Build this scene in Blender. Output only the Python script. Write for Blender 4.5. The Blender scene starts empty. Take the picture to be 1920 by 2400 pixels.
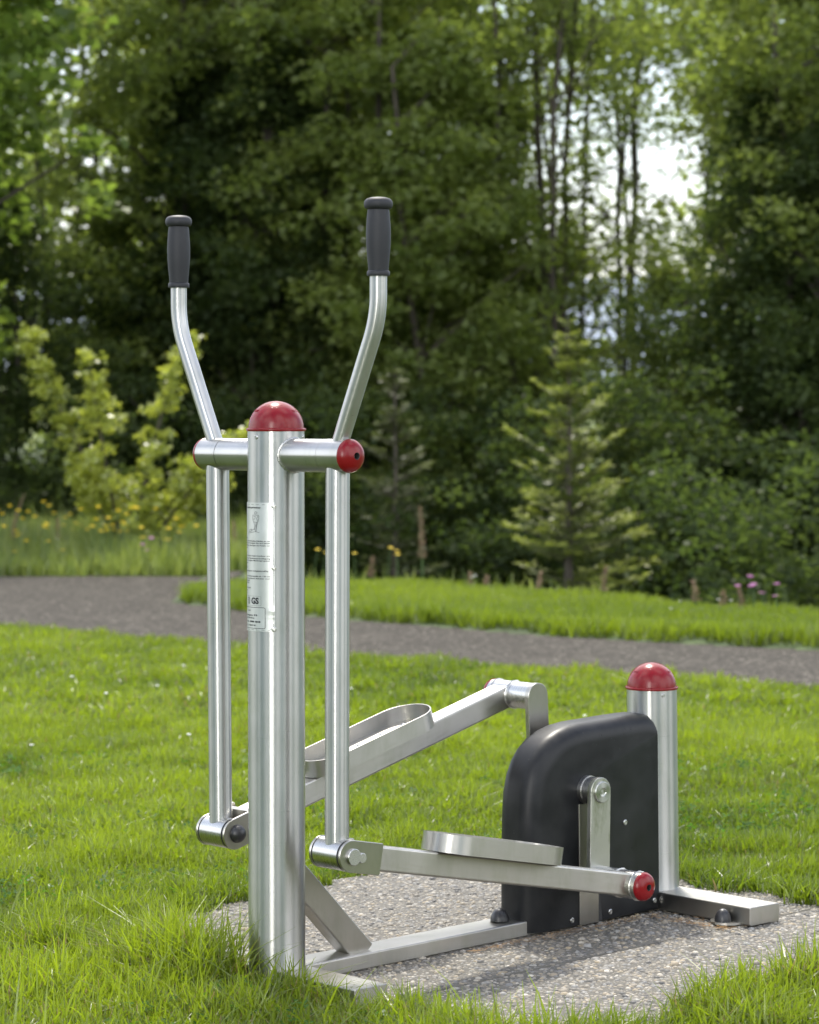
import bpy, bmesh, math, random
import numpy as np
from mathutils import Vector, Matrix
R = math.radians
random.seed(7); rng = np.random.default_rng(11)
sc = bpy.context.scene; C = sc.collection

# ---------------------------------------------------------------- camera, light, exposure
cam_d = bpy.data.cameras.new('camera'); cam = bpy.data.objects.new('camera', cam_d); C.objects.link(cam)
cam.location = (0, 0, 1.10); cam.rotation_euler = (R(90) - math.atan(215 / 6400), 0, 0)
cam_d.sensor_fit = 'VERTICAL'; cam_d.sensor_height = 24; cam_d.lens = 64
cam_d.clip_start = 0.1; cam_d.clip_end = 20000
cam_d.dof.use_dof = True; cam_d.dof.focus_distance = 5.5; cam_d.dof.aperture_fstop = 4.3
sc.camera = cam
SUN_EL, SUN_AZ = 58.0, -7.0          # azimuth measured from +Y (away from the camera) towards +X
w = bpy.data.worlds.new('World'); sc.world = w; w.use_nodes = True
nt = w.node_tree; nt.nodes.clear()
def N(t, ty, **k):
    n = t.nodes.new(ty)
    for a, b in k.items():
        if a in n.inputs.keys() and not hasattr(n, a): n.inputs[a].default_value = b
        else: setattr(n, a, b)
    return n
sky = N(nt, 'ShaderNodeTexSky', sky_type='NISHITA', sun_disc=False, sun_elevation=R(SUN_EL), sun_rotation=R(SUN_AZ % 360))
sky.air_density = 1.0; sky.dust_density = 2.0; sky.ozone_density = 1.0
bg = N(nt, 'ShaderNodeBackground'); bg.inputs[1].default_value = 0.15
tc = N(nt, 'ShaderNodeTexCoord'); mp = N(nt, 'ShaderNodeMapping'); mp.inputs['Scale'].default_value = (1, 1, .75)
nz = N(nt, 'ShaderNodeTexNoise'); nz.inputs['Scale'].default_value = 1.9; nz.inputs['Detail'].default_value = 6; nz.inputs['Roughness'].default_value = .55
cr = N(nt, 'ShaderNodeValToRGB'); cr.color_ramp.elements[0].position = .45; cr.color_ramp.elements[1].position = .57
mx = N(nt, 'ShaderNodeMix', data_type='RGBA'); mx.inputs[7].default_value = (10, 10.2, 10.6, 1)
ow = N(nt, 'ShaderNodeOutputWorld'); L = nt.links.new
L(tc.outputs['Generated'], mp.inputs[0]); L(mp.outputs[0], nz.inputs['Vector']); L(nz.outputs['Fac'], cr.inputs[0])
L(cr.outputs[0], mx.inputs[0]); L(sky.outputs[0], mx.inputs[6])
# bright band added low behind the camera to give the steel its white line
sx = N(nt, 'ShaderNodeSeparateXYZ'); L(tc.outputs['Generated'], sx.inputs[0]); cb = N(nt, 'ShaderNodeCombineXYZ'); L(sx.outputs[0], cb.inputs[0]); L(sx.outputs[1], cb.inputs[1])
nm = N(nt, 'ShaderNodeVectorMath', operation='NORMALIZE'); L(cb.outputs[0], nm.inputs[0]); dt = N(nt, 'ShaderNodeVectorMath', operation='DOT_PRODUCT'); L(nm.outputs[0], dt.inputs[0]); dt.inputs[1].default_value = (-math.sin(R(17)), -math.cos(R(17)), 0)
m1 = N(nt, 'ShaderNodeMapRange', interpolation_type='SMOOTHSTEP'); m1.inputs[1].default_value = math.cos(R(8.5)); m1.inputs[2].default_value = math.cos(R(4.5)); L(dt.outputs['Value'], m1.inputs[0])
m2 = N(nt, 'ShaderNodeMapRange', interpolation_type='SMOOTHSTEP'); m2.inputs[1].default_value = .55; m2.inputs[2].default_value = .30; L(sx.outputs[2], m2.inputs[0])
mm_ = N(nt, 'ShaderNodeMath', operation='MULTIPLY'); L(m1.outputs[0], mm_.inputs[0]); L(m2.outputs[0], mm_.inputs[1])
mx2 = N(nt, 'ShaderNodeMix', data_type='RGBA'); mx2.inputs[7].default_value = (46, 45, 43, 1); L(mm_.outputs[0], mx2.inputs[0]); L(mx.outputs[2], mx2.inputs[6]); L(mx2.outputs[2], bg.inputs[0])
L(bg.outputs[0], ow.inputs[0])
sd = bpy.data.lights.new('sun', 'SUN'); sd.energy = 2.9; sd.angle = R(5); sd.color = (1, .95, .84)
so = bpy.data.objects.new('sun', sd); C.objects.link(so)
sv = Vector((math.sin(R(SUN_AZ)) * math.cos(R(SUN_EL)), math.cos(R(SUN_AZ)) * math.cos(R(SUN_EL)), math.sin(R(SUN_EL))))
so.rotation_euler = sv.to_track_quat('Z', 'Y').to_euler(); so.location = (0, 0, 30)
vs = sc.view_settings; vs.view_transform = 'Standard'; vs.look = 'None'; vs.exposure = 0.84; vs.gamma = 1
try: sc.cycles.max_bounces = 8; sc.cycles.transparent_max_bounces = 4
except Exception: pass

# ---------------------------------------------------------------- helpers
def tag(o, label=None, cat=None, group=None, kind=None):
    if label: o['label'] = label
    if cat: o['category'] = cat
    if group: o['group'] = group
    if kind: o['kind'] = kind
    return o
def empty(name, loc=(0, 0, 0), rz=0):
    o = bpy.data.objects.new(name, None); C.objects.link(o); o.location = loc; o.rotation_euler = (0, 0, rz); o.empty_display_size = .1
    return o
def link(name, me, parent=None):
    o = bpy.data.objects.new(name, me); C.objects.link(o)
    if parent is not None: o.parent = parent
    return o
def obj(name, bm, m, parent=None, sharp=32):
    bmesh.ops.recalc_face_normals(bm, faces=bm.faces)
    me = bpy.data.meshes.new(name); bm.to_mesh(me); bm.free()
    for mm in (m if isinstance(m, (list, tuple)) else [m]): me.materials.append(mm)
    me.polygons.foreach_set('use_smooth', [True] * len(me.polygons))
    me.set_sharp_from_angle(angle=R(sharp))
    o = link(name, me, parent)
    if me.materials[0].name.startswith(('brushed_steel_section', 'stained')): w_ = o.modifiers.new('wn', 'WEIGHTED_NORMAL'); w_.keep_sharp = True; w_.weight = 80
    return o
def BM():
    b = bmesh.new(); b.loops.layers.uv.new('UVMap'); return b
def arrays(name, v, quads, mats, col=None, midx=None, parent=None, smooth=False):
    """v (n,3); quads (m,k) index array -> one mesh, optional per-vertex attribute 'tint'"""
    me = bpy.data.meshes.new(name); n = len(v); m, k = quads.shape
    me.vertices.add(n); me.vertices.foreach_set('co', np.ascontiguousarray(v, dtype=np.float32).ravel())
    me.loops.add(m * k); me.loops.foreach_set('vertex_index', np.ascontiguousarray(quads, dtype=np.int32).ravel())
    me.polygons.add(m); me.polygons.foreach_set('loop_start', np.arange(0, m * k, k, dtype=np.int32))
    if midx is not None: me.polygons.foreach_set('material_index', np.ascontiguousarray(midx, dtype=np.int32))
    if smooth: me.polygons.foreach_set('use_smooth', np.ones(m, dtype=bool))
    for mm in mats: me.materials.append(mm)
    if col is not None:
        a = me.attributes.new('tint', 'FLOAT', 'POINT'); a.data.foreach_set('value', np.ascontiguousarray(col, dtype=np.float32))
    me.update(calc_edges=True); me.validate()
    return link(name, me, parent)
def frame(d, up):
    d = d.normalized(); s = d.cross(up)
    if s.length < 1e-4: s = d.cross(Vector((1, 0, 0)))
    s.normalize(); return d, s, s.cross(d).normalized()
def uvface(bm, vs_, uvs):
    try: f = bm.faces.new(vs_)
    except ValueError: return
    uv = bm.loops.layers.uv.active
    for l, c in zip(f.loops, uvs): l[uv].uv = c
    return f
def tube(bm, pts, rad, seg=40, cap=(True, True), vscale=1.0):
    """swept round tube; UV u runs round it, v along it"""
    pts = [Vector(p) for p in pts]
    if not isinstance(rad, (list, tuple)): rad = [rad] * len(pts)
    rings = []; s_prev = None; acc = 0
    for i, p in enumerate(pts):
        a = pts[max(i - 1, 0)]; b = pts[min(i + 1, len(pts) - 1)]; d = (b - a)
        if d.length < 1e-9: d = d_prev.copy() if i else pts[-1] - pts[0]
        d.normalize()
        if i and d.dot(d_prev) < -.2: d = -d            # a lathe profile that turns back on itself keeps its winding
        d_prev = d
        if s_prev is None:
            s = d.cross(Vector((.123, .71, .33))).normalized()
        else:
            s = (s_prev - d * s_prev.dot(d)).normalized()
        s_prev = s; t = d.cross(s)
        if i: acc += (p - pts[i - 1]).length
        rings.append(([bm.verts.new(p + (s * math.cos(k * 2 * math.pi / seg) + t * math.sin(k * 2 * math.pi / seg)) * rad[i]) for k in range(seg)], acc))
    for (r0, v0), (r1, v1) in zip(rings, rings[1:]):
        for k in range(seg):
            j = (k + 1) % seg
            uvface(bm, (r0[k], r0[j], r1[j], r1[k]), ((k / seg, v0), ((k + 1) / seg, v0), ((k + 1) / seg, v1), (k / seg, v1)))
    for c, (r, v) in zip(cap, (rings[0], rings[-1])):
        if c: uvface(bm, r, [(.5 + .5 * math.cos(k * 2 * math.pi / seg), .5 + .5 * math.sin(k * 2 * math.pi / seg)) for k in range(seg)])
def rrect(w_, h_, r, n=4):
    o = []
    for cx, cy, a0 in ((w_ / 2 - r, h_ / 2 - r, 0), (-w_ / 2 + r, h_ / 2 - r, 90), (-w_ / 2 + r, -h_ / 2 + r, 180), (w_ / 2 - r, -h_ / 2 + r, 270)):
        for k in range(n + 1):
            a = R(a0 + 90 * k / n); o.append((cx + r * math.cos(a), cy + r * math.sin(a)))
    return o
def bar(bm, p0, p1, w_, h_, r=.004, up=Vector((0, 0, 1)), bev=.001):
    """rectangular hollow section from p0 to p1; UV u runs along it (brushing direction)"""
    p0, p1 = Vector(p0), Vector(p1); d, s, u = frame(p1 - p0, up); ln = (p1 - p0).length
    st = [(0, -bev), (bev, 0), (ln - bev, 0), (ln, -bev)]; rings = []
    for t, g in st:
        rings.append([bm.verts.new(p0 + d * t + s * x + u * y) for x, y in rrect(w_ + 2 * g, h_ + 2 * g, max(r + g, .0004))])
    n = len(rings[0])
    for i in range(3):
        for k in range(n):
            j = (k + 1) % n; a, b = rings[i], rings[i + 1]
            uvface(bm, (a[k], b[k], b[j], a[j]), ((st[i][0] * 5, k / n), (st[i + 1][0] * 5, k / n), (st[i + 1][0] * 5, (k + 1) / n), (st[i][0] * 5, (k + 1) / n)))
    for r_ in (rings[0], rings[3]): uvface(bm, r_, [((v.co - p0).dot(s) * 5, (v.co - p0).dot(u) * 5) for v in r_])
def prism(bm, outl, y0, y1, bev=.0012, ax='y'):
    """outline (a,b) in the XZ plane extruded from machine Y y0 to y1 (local y = -Y)"""
    n = len(outl); cx = sum(p[0] for p in outl) / n; cz = sum(p[1] for p in outl) / n
    def ins(g):
        o = []
        for i, (x, z) in enumerate(outl):
            a = Vector(outl[i - 1]); b = Vector(outl[(i + 1) % n]); t = (b - a)
            nn = Vector((t.y, -t.x)).normalized()
            if nn.dot(Vector((x - cx, z - cz))) < 0: nn = -nn
            o.append((x - nn.x * g, z - nn.y * g))
        return o
    s = 1 if y1 > y0 else -1; lv = [(y0, bev), (y0 + s * bev, 0), (y1 - s * bev, 0), (y1, bev)]
    rings = [[bm.verts.new((x, -y, z)) for x, z in ins(g)] for y, g in lv]
    for a, b in zip(rings, rings[1:]):
        for k in range(n):
            j = (k + 1) % n; uvface(bm, (a[k], a[j], b[j], b[k]), [(v.co.z * 5, v.co.x * 5) for v in (a[k], a[j], b[j], b[k])])
    for r_ in (rings[0], rings[3]): uvface(bm, r_, [(v.co.z * 5, v.co.x * 5) for v in r_])
def M3(X, Y, Z): return Vector((X, -Y, Z))     # machine coordinates -> local coordinates of the trainer's Empty
def dome(bm, base, axis, r, h, rim=0, seg=36, n=8):
    base = Vector(base); axis = Vector(axis).normalized(); pts = []; rr = []
    if rim:
        for t, q in ((-.002, rim - .001), (0, rim), (.0025, rim), (.004, rim - .0012), (.0045, r)): pts.append(base + axis * t); rr.append(q)
        b0 = .0045
    else: b0 = 0; pts.append(base); rr.append(r)
    for k in range(1, n + 1):
        a = math.pi / 2 * k / n; pts.append(base + axis * (b0 + (h - b0) * math.sin(a))); rr.append(max(r * math.cos(a), .0004))
    tube(bm, pts, rr, seg)

# ---------------------------------------------------------------- materials
def mat(name):
    m = bpy.data.materials.new(name); m.use_nodes = True; t = m.node_tree; t.nodes.clear()
    return m, t, t.nodes.new('ShaderNodeOutputMaterial')
def noise(t, scale, det=3, vec=None, rough=.5):
    n = t.nodes.new('ShaderNodeTexNoise'); n.inputs['Scale'].default_value = scale; n.inputs['Detail'].default_value = det; n.inputs['Roughness'].default_value = rough
    if vec is not None: t.links.new(vec, n.inputs['Vector'])
    return n
def ramp(t, fac, stops):
    c = t.nodes.new('ShaderNodeValToRGB'); e = c.color_ramp.elements
    while len(e) < len(stops): e.new(.5)
    for q, (p, col) in zip(e, stops): q.position = p; q.color = (*col, 1) if len(col) == 3 else col
    t.links.new(fac, c.inputs[0]); return c
def objvec(t, scale=(1, 1, 1)):
    c = t.nodes.new('ShaderNodeTexCoord'); m_ = t.nodes.new('ShaderNodeMapping'); m_.inputs['Scale'].default_value = scale
    t.links.new(c.outputs['Object'], m_.inputs[0]); return m_.outputs[0]
def uvvec(t, scale=(1, 1, 1)):
    c = t.nodes.new('ShaderNodeUVMap'); m_ = t.nodes.new('ShaderNodeMapping'); m_.inputs['Scale'].default_value = scale
    t.links.new(c.outputs[0], m_.inputs[0]); return m_.outputs[0]
def steel(name, base=(.50, .50, .49), rough=.34, aniso=.75, rot=0.0, scratch=(3, 900, 1), streak=(15, .03, 1), dirt=0.16):
    m, t, out = mat(name); b = t.nodes.new('ShaderNodeBsdfPrincipled'); k = t.links.new
    b.inputs['Metallic'].default_value = 1; b.inputs['Anisotropic'].default_value = aniso; b.inputs['Anisotropic Rotation'].default_value = rot
    tg = t.nodes.new('ShaderNodeTangent'); tg.direction_type = 'UV_MAP'; tg.uv_map = 'UVMap'; k(tg.outputs[0], b.inputs['Tangent'])
    n1 = noise(t, 1, 2, uvvec(t, scratch)); n2 = noise(t, 1, 7, uvvec(t, streak), .72); n3 = noise(t, 9, 4, objvec(t))
    rr = t.nodes.new('ShaderNodeMapRange'); rr.inputs[3].default_value = rough - .07; rr.inputs[4].default_value = rough + .10; k(n1.outputs[0], rr.inputs[0]); k(rr.outputs[0], b.inputs['Roughness'])
    c = ramp(t, n3.outputs[0], [(.3, tuple(x * .86 for x in base)), (.7, base)])
    col = c.outputs[0]
    if dirt:
        n4 = noise(t, 22, 5, objvec(t, (1, 1, .35)), .65); r4 = ramp(t, n4.outputs[0], [(.48, (0, 0, 0)), (.66, (dirt,) * 3)])
        mx_ = t.nodes.new('ShaderNodeMix'); mx_.data_type = 'RGBA'; k(r4.outputs[0], mx_.inputs[0]); k(col, mx_.inputs[6]); mx_.inputs[7].default_value = (.16, .19, .08, 1); col = mx_.outputs[2]
    k(col, b.inputs['Base Color'])
    b1 = t.nodes.new('ShaderNodeBump'); b1.inputs['Strength'].default_value = .05; b1.inputs['Distance'].default_value = .0006; k(n1.outputs[0], b1.inputs['Height'])
    b2 = t.nodes.new('ShaderNodeBump'); b2.inputs['Strength'].default_value = .06; b2.inputs['Distance'].default_value = .0009; k(n2.outputs[0], b2.inputs['Height']); k(b1.outputs[0], b2.inputs['Normal'])
    k(b2.outputs[0], b.inputs['Normal']); k(b.outputs[0], out.inputs[0]); return m
def plastic(name, col, rough=.35, pits=0, dust=0, coat=0, grain=0, var=1.0, spec=.5):
    m, t, out = mat(name); b = t.nodes.new('ShaderNodeBsdfPrincipled'); k = t.links.new
    b.inputs['Roughness'].default_value = rough; b.inputs['Base Color'].default_value = (*col, 1); b.inputs['Coat Weight'].default_value = coat; b.inputs['Coat Roughness'].default_value = .08
    n = noise(t, 14, 5, objvec(t), .6)
    rr = t.nodes.new('ShaderNodeMapRange'); b.inputs['Specular IOR Level'].default_value = spec; rr.inputs[3].default_value = rough - .06 * var; rr.inputs[4].default_value = rough + .12 * var; k(n.outputs[0], rr.inputs[0]); k(rr.outputs[0], b.inputs['Roughness'])
    if dust:
        c = ramp(t, n.outputs[0], [(.35, col), (.75, tuple(x + dust for x in col))]); k(c.outputs[0], b.inputs['Base Color'])
    if pits:
        v = t.nodes.new('ShaderNodeTexVoronoi'); v.inputs['Scale'].default_value = pits; v.feature = 'F1'; k(objvec(t), v.inputs['Vector'])
        c2 = ramp(t, v.outputs['Distance'], [(.07, (0, 0, 0)), (.11, (1, 1, 1))])
        nn = noise(t, 7, 2, objvec(t)); c3 = ramp(t, nn.outputs[0], [(.5, (1, 1, 1)), (.52, (0, 0, 0))])
        ma = t.nodes.new('ShaderNodeMath'); ma.operation = 'MAXIMUM'; k(c2.outputs[0], ma.inputs[0]); k(c3.outputs[0], ma.inputs[1])
        bp = t.nodes.new('ShaderNodeBump'); bp.inputs['Distance'].default_value = .0015; bp.inputs['Strength'].default_value = .8; k(ma.outputs[0], bp.inputs['Height']); k(bp.outputs[0], b.inputs['Normal'])
    if grain:
        g = noise(t, grain, 2, objvec(t)); bp = t.nodes.new('ShaderNodeBump'); bp.inputs['Distance'].default_value = .0006; bp.inputs['Strength'].default_value = .5; k(g.outputs[0], bp.inputs['Height']); k(bp.outputs[0], b.inputs['Normal'])
    k(b.outputs[0], out.inputs[0]); return m
def leaf(name, dark, light, tr_mult=(2.0, 2.1, 1.2), trans=.5, gloss=.02, patch=1.2):
    m, t, out = mat(name); k = t.links.new
    a = t.nodes.new('ShaderNodeAttribute'); a.attribute_name = 'tint'
    nz_ = noise(t, patch, 3, objvec(t)); ad = t.nodes.new('ShaderNodeMath'); ad.operation = 'MULTIPLY_ADD'; k(a.outputs['Fac'], ad.inputs[0]); ad.inputs[1].default_value = .6
    mu = t.nodes.new('ShaderNodeMath'); mu.operation = 'MULTIPLY'; mu.inputs[1].default_value = .45; k(nz_.outputs[0], mu.inputs[0]); k(mu.outputs[0], ad.inputs[2])
    c = ramp(t, ad.outputs[0], [(.2, dark), (.8, light)])
    d = t.nodes.new('ShaderNodeBsdfDiffuse'); k(c.outputs[0], d.inputs[0])
    tm = t.nodes.new('ShaderNodeMix'); tm.data_type = 'RGBA'; tm.blend_type = 'MULTIPLY'; tm.inputs[0].default_value = 1; k(c.outputs[0], tm.inputs[6]); tm.inputs[7].default_value = (*tr_mult, 1)
    tr = t.nodes.new('ShaderNodeBsdfTranslucent'); k(tm.outputs[2], tr.inputs[0])
    m1 = t.nodes.new('ShaderNodeMixShader'); m1.inputs[0].default_value = trans; k(d.outputs[0], m1.inputs[1]); k(tr.outputs[0], m1.inputs[2])
    g = t.nodes.new('ShaderNodeBsdfGlossy'); g.inputs['Roughness'].default_value = .38
    m2 = t.nodes.new('ShaderNodeMixShader'); m2.inputs[0].default_value = gloss; k(m1.outputs[0], m2.inputs[1]); k(g.outputs[0], m2.inputs[2]); k(m2.outputs[0], out.inputs[0])
    return m
def rough_mat(name, stops, scale=8, det=6, bump=.004, bscale=60, rough=.9, vec=(1, 1, 1)):
    m, t, out = mat(name); b = t.nodes.new('ShaderNodeBsdfPrincipled'); k = t.links.new; b.inputs['Roughness'].default_value = rough
    n = noise(t, scale, det, objvec(t, vec), .6); c = ramp(t, n.outputs[0], stops); k(c.outputs[0], b.inputs['Base Color'])
    n2 = noise(t, bscale, 4, objvec(t, vec)); bp = t.nodes.new('ShaderNodeBump'); bp.inputs['Distance'].default_value = bump; bp.inputs['Strength'].default_value = .8; k(n2.outputs[0], bp.inputs['Height']); k(bp.outputs[0], b.inputs['Normal'])
    k(b.outputs[0], out.inputs[0]); return m
STEEL = steel('brushed_steel_tube', rough=.30, aniso=.92, rot=.25)
FLAT = steel('brushed_steel_section', base=(.48, .465, .435), rough=.34, aniso=.7, rot=.25, scratch=(3, 160, 1), streak=(.5, 30, 1))
STAIN = steel('stained_steel_plate', base=(.54, .54, .50), rough=.42, aniso=.4, rot=.25, scratch=(60, 3, 1), streak=(30, .5, 1), dirt=.75)
HUB = steel('turned_steel_hub', base=(.56, .56, .55), rough=.27, aniso=.8, rot=.25)
RED = plastic('red_plastic', (.17, .003, .006), .24, var=.15, spec=.36)
GRIP = plastic('grip_rubber', (.016, .0165, .020), .52, grain=900, spec=.4)
SHELL = plastic('housing_plastic', (.0065, .007, .0082), .38, pits=70, dust=.013, spec=.26)
BLACK = plastic('bolt_cap_plastic', (.012, .012, .014), .33, dust=.012)
SEAL_RECESS = plastic('seal_and_recess_black', (.02, .02, .02), .6)  # rubber seals, and the painted shade inside the cap holes
PLATE = steel('printed_aluminium', base=(.66, .67, .66), rough=.42, aniso=.3, rot=.25)
INK = plastic('black_print', (.02, .022, .025), .5)

# ---------------------------------------------------------------- the trainer
root = empty('elliptical_trainer', (-.2656, 5.439, 0), R(42))
tag(root, 'brushed steel outdoor elliptical trainer with red caps and black flywheel housing on pebbled slabs', 'exercise machine')
def part(name, bm, m, parent=root, label=None, sharp=32):
    o = obj(name, bm, m, parent, sharp)
    if label: o['label'] = label
    return o
def screw(pos, nrm, parent, r=.0045, name='screw', m=None):
    b = BM(); pos = Vector(pos); nrm = Vector(nrm).normalized()
    tube(b, [pos - nrm * .001, pos + nrm * .0009, pos + nrm * .0018, pos + nrm * .0019, pos + nrm * .0006], [r, r, r * .8, r * .42, r * .36], 18)
    return part(name, b, m or HUB, parent)
ZG = lambda X: -.022 + .021 * X                    # surface of the slabs

b = BM(); tube(b, [(0, 0, -.03), (0, 0, .3), (0, 0, .7), (0, 0, 1.082)], .0570, 72); post = part('main_post', b, STEEL)
b = BM(); dome(b, (0, 0, 1.0805), (0, 0, 1), .0555, .058, rim=.0600, seg=64, n=12)
def raised(b, base, R0, h, words):                  # raised lettering that runs round the crown of a cap
    for a0, word in words:
        cu = bpy.data.curves.new('t', 'FONT'); cu.body = word; cu.size = .013; cu.extrude = .0; cu.align_x = 'CENTER'; cu.space_character = 1.15
        to = bpy.data.objects.new('t', cu); C.objects.link(to); bpy.context.view_layer.update()
        me = bpy.data.meshes.new_from_object(to.evaluated_get(bpy.context.evaluated_depsgraph_get())); C.objects.unlink(to); bpy.data.objects.remove(to); bpy.data.curves.remove(cu)
        def P(x, y, o):
            lat = R(48) + (y / .055); az = a0 + x / .036
            return Vector((math.cos(az) * math.cos(lat) * (R0 + o), math.sin(az) * math.cos(lat) * (R0 + o), base + math.sin(lat) * (h + o)))
        tp = [b.verts.new(P(v.co.x, v.co.y, .0008)) for v in me.vertices]; bt = [b.verts.new(P(v.co.x, v.co.y, -.0008)) for v in me.vertices]
        ec = {}
        for p in me.polygons:
            vs_ = list(p.vertices)
            try: b.faces.new([tp[i] for i in vs_])
            except ValueError: pass
            for i, j in zip(vs_, vs_[1:] + vs_[:1]): ec.setdefault((min(i, j), max(i, j)), []).append((i, j))
        for e, l in ec.items():
            if len(l) == 1:
                i, j = l[0]
                try: b.faces.new((tp[j], tp[i], bt[i], bt[j]))
                except ValueError: pass
        bpy.data.meshes.remove(me)
CAMAZ = R(-90 - 42)
raised(b, 1.0805, .0555, .058, [(CAMAZ, 'PTTC')])
for s in (-1, 1):
    for q in range(10):
        a0 = CAMAZ + s * (R(52) + q * R(3)); v_ = []
        for lat in (R(38), R(43)):
            v_.append((math.cos(a0) * math.cos(lat), math.sin(a0) * math.cos(lat), math.sin(lat)))
        tube(b, [Vector((x * .0560, y * .0560, 1.0805 + z * .0585)) for x, y, z in v_], .0012, 6)
cap1 = part('post_cap', b, RED, post, sharp=40)
sdir = Matrix.Rotation(R(-41), 3, 'Z') @ Vector((math.cos(CAMAZ), math.sin(CAMAZ), 0))
screw(sdir * .0568 + Vector((0, 0, 1.067)), sdir, post); s2 = Matrix.Rotation(R(120), 3, 'Z') @ sdir; s2 = Matrix.Rotation(R(-6), 3, 'Z') @ s2
screw(s2 * .0568 + Vector((0, 0, 1.067)), s2, post)
# fixed crossbar with weld beads
b = BM(); tube(b, [M3(0, -.1592, 1.031), M3(0, .1592, 1.031)], .0326, 56); cross = part('crossbar', b, STEEL)
b = BM()
for s in (-1, 1):
    pts = []
    for k in range(49):
        a = 2 * math.pi * k / 48; x = math.cos(a) * .0332; z = math.sin(a) * .0332
        pts.append(M3(x, s * (math.sqrt(.0572 ** 2 - x * x) + .0006), 1.031 + z))
    tube(b, pts, [.0026 + .0005 * math.sin(k * 2.7) for k in range(49)], 8, cap=(False, False))
part('weld_bead', b, HUB, cross)
def arc(pts, r=.05, n=6):                            # round the inner corners of a polyline
    out = [Vector(pts[0])]
    for a, p, c in zip(pts, pts[1:], pts[2:]):
        a, p, c = Vector(a), Vector(p), Vector(c); u = (a - p).normalized(); v = (c - p).normalized()
        s = p + u * r; e = p + v * r
        for k in range(n + 1):
            t = k / n; out.append(s * (1 - t) ** 2 + p * 2 * t * (1 - t) + e * t * t)
    out.append(Vector(pts[-1])); return out
def swing(s, dx, hy):
    b = BM(); tube(b, [M3(0, s * .1602, 1.031), M3(0, s * .2240, 1.031)], .0330, 56)
    tube(b, [M3(0, s * .1888, 1.02), M3(dx * .35, s * .1888, .76), M3(dx, s * .1888, .262)], .0238, 44)
    tube(b, arc([M3(0, s * .186, 1.035), M3(0, s * hy, 1.296), M3(0, s * hy, 1.39)], .045, 8), .0166, 36)
    a = part('swing_arm', b, STEEL)
    b = BM(); tube(b, [M3(dx, s * .1505, .2555), M3(dx, s * .2225, .2555)], .0308, 52); part('pivot_sleeve', b, HUB, a)
    b = BM()
    for y in (.1478, .2252): tube(b, [M3(dx, s * (y - .0022), .2555), M3(dx, s * (y + .0022), .2555)], .0296, 44)
    part('seal_ring', b, SEAL_RECESS, a)
    b = BM(); ax = M3(0, s, 0); base = M3(0, s * .2243, 1.031)
    tube(b, [base - ax * .001] + [base + ax * t for t in (.0008, .0045, .009, .0135, .0175, .0202, .0215, .0212, .0060, .0060)], [.0330, .0334, .0325, .0302, .0262, .0205, .0132, .0072, .0066, .0062, .0005], 48)
    ec = part('end_cap', b, RED, a)
    b = BM(); tube(b, [base + ax * q for q in (.0217, .0210, .0064, .0064)], [.0071, .0062, .0060, .0004], 20, cap=(False, False)); part('recess_shade', b, SEAL_RECESS, a)  # black liner puts the shade of the hole into the colour
    b = BM(); tube(b, [base + ax * .006, base + ax * .0105, base + ax * .0106, base + ax * .009], [.0042, .0042, .0022, .002], 14); part('cap_screw', b, HUB, a)
    b = BM(); z0 = 1.3745
    prof = [(0, .0180), (.0, .0214), (.0012, .0220), (.0080, .0220), (.0095, .0208), (.0102, .0193), (.02, .0200), (.04, .0220), (.062, .0236), (.082, .0238), (.100, .0231), (.118, .0216), (.1258, .0206), (.1268, .0225), (.1285, .0256), (.1325, .0274), (.1385, .0276), (.1430, .0262), (.1468, .0222), (.1490, .0150), (.1500, .006), (.1502, .0006)]
    tube(b, [M3(0, s * hy, z0 + p) for p, _ in prof], [q for _, q in prof], 44); part('hand_grip', b, GRIP, a, sharp=50)
    return a
swing(1, -.003, .3085); swing(-1, .006, .3180)

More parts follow.
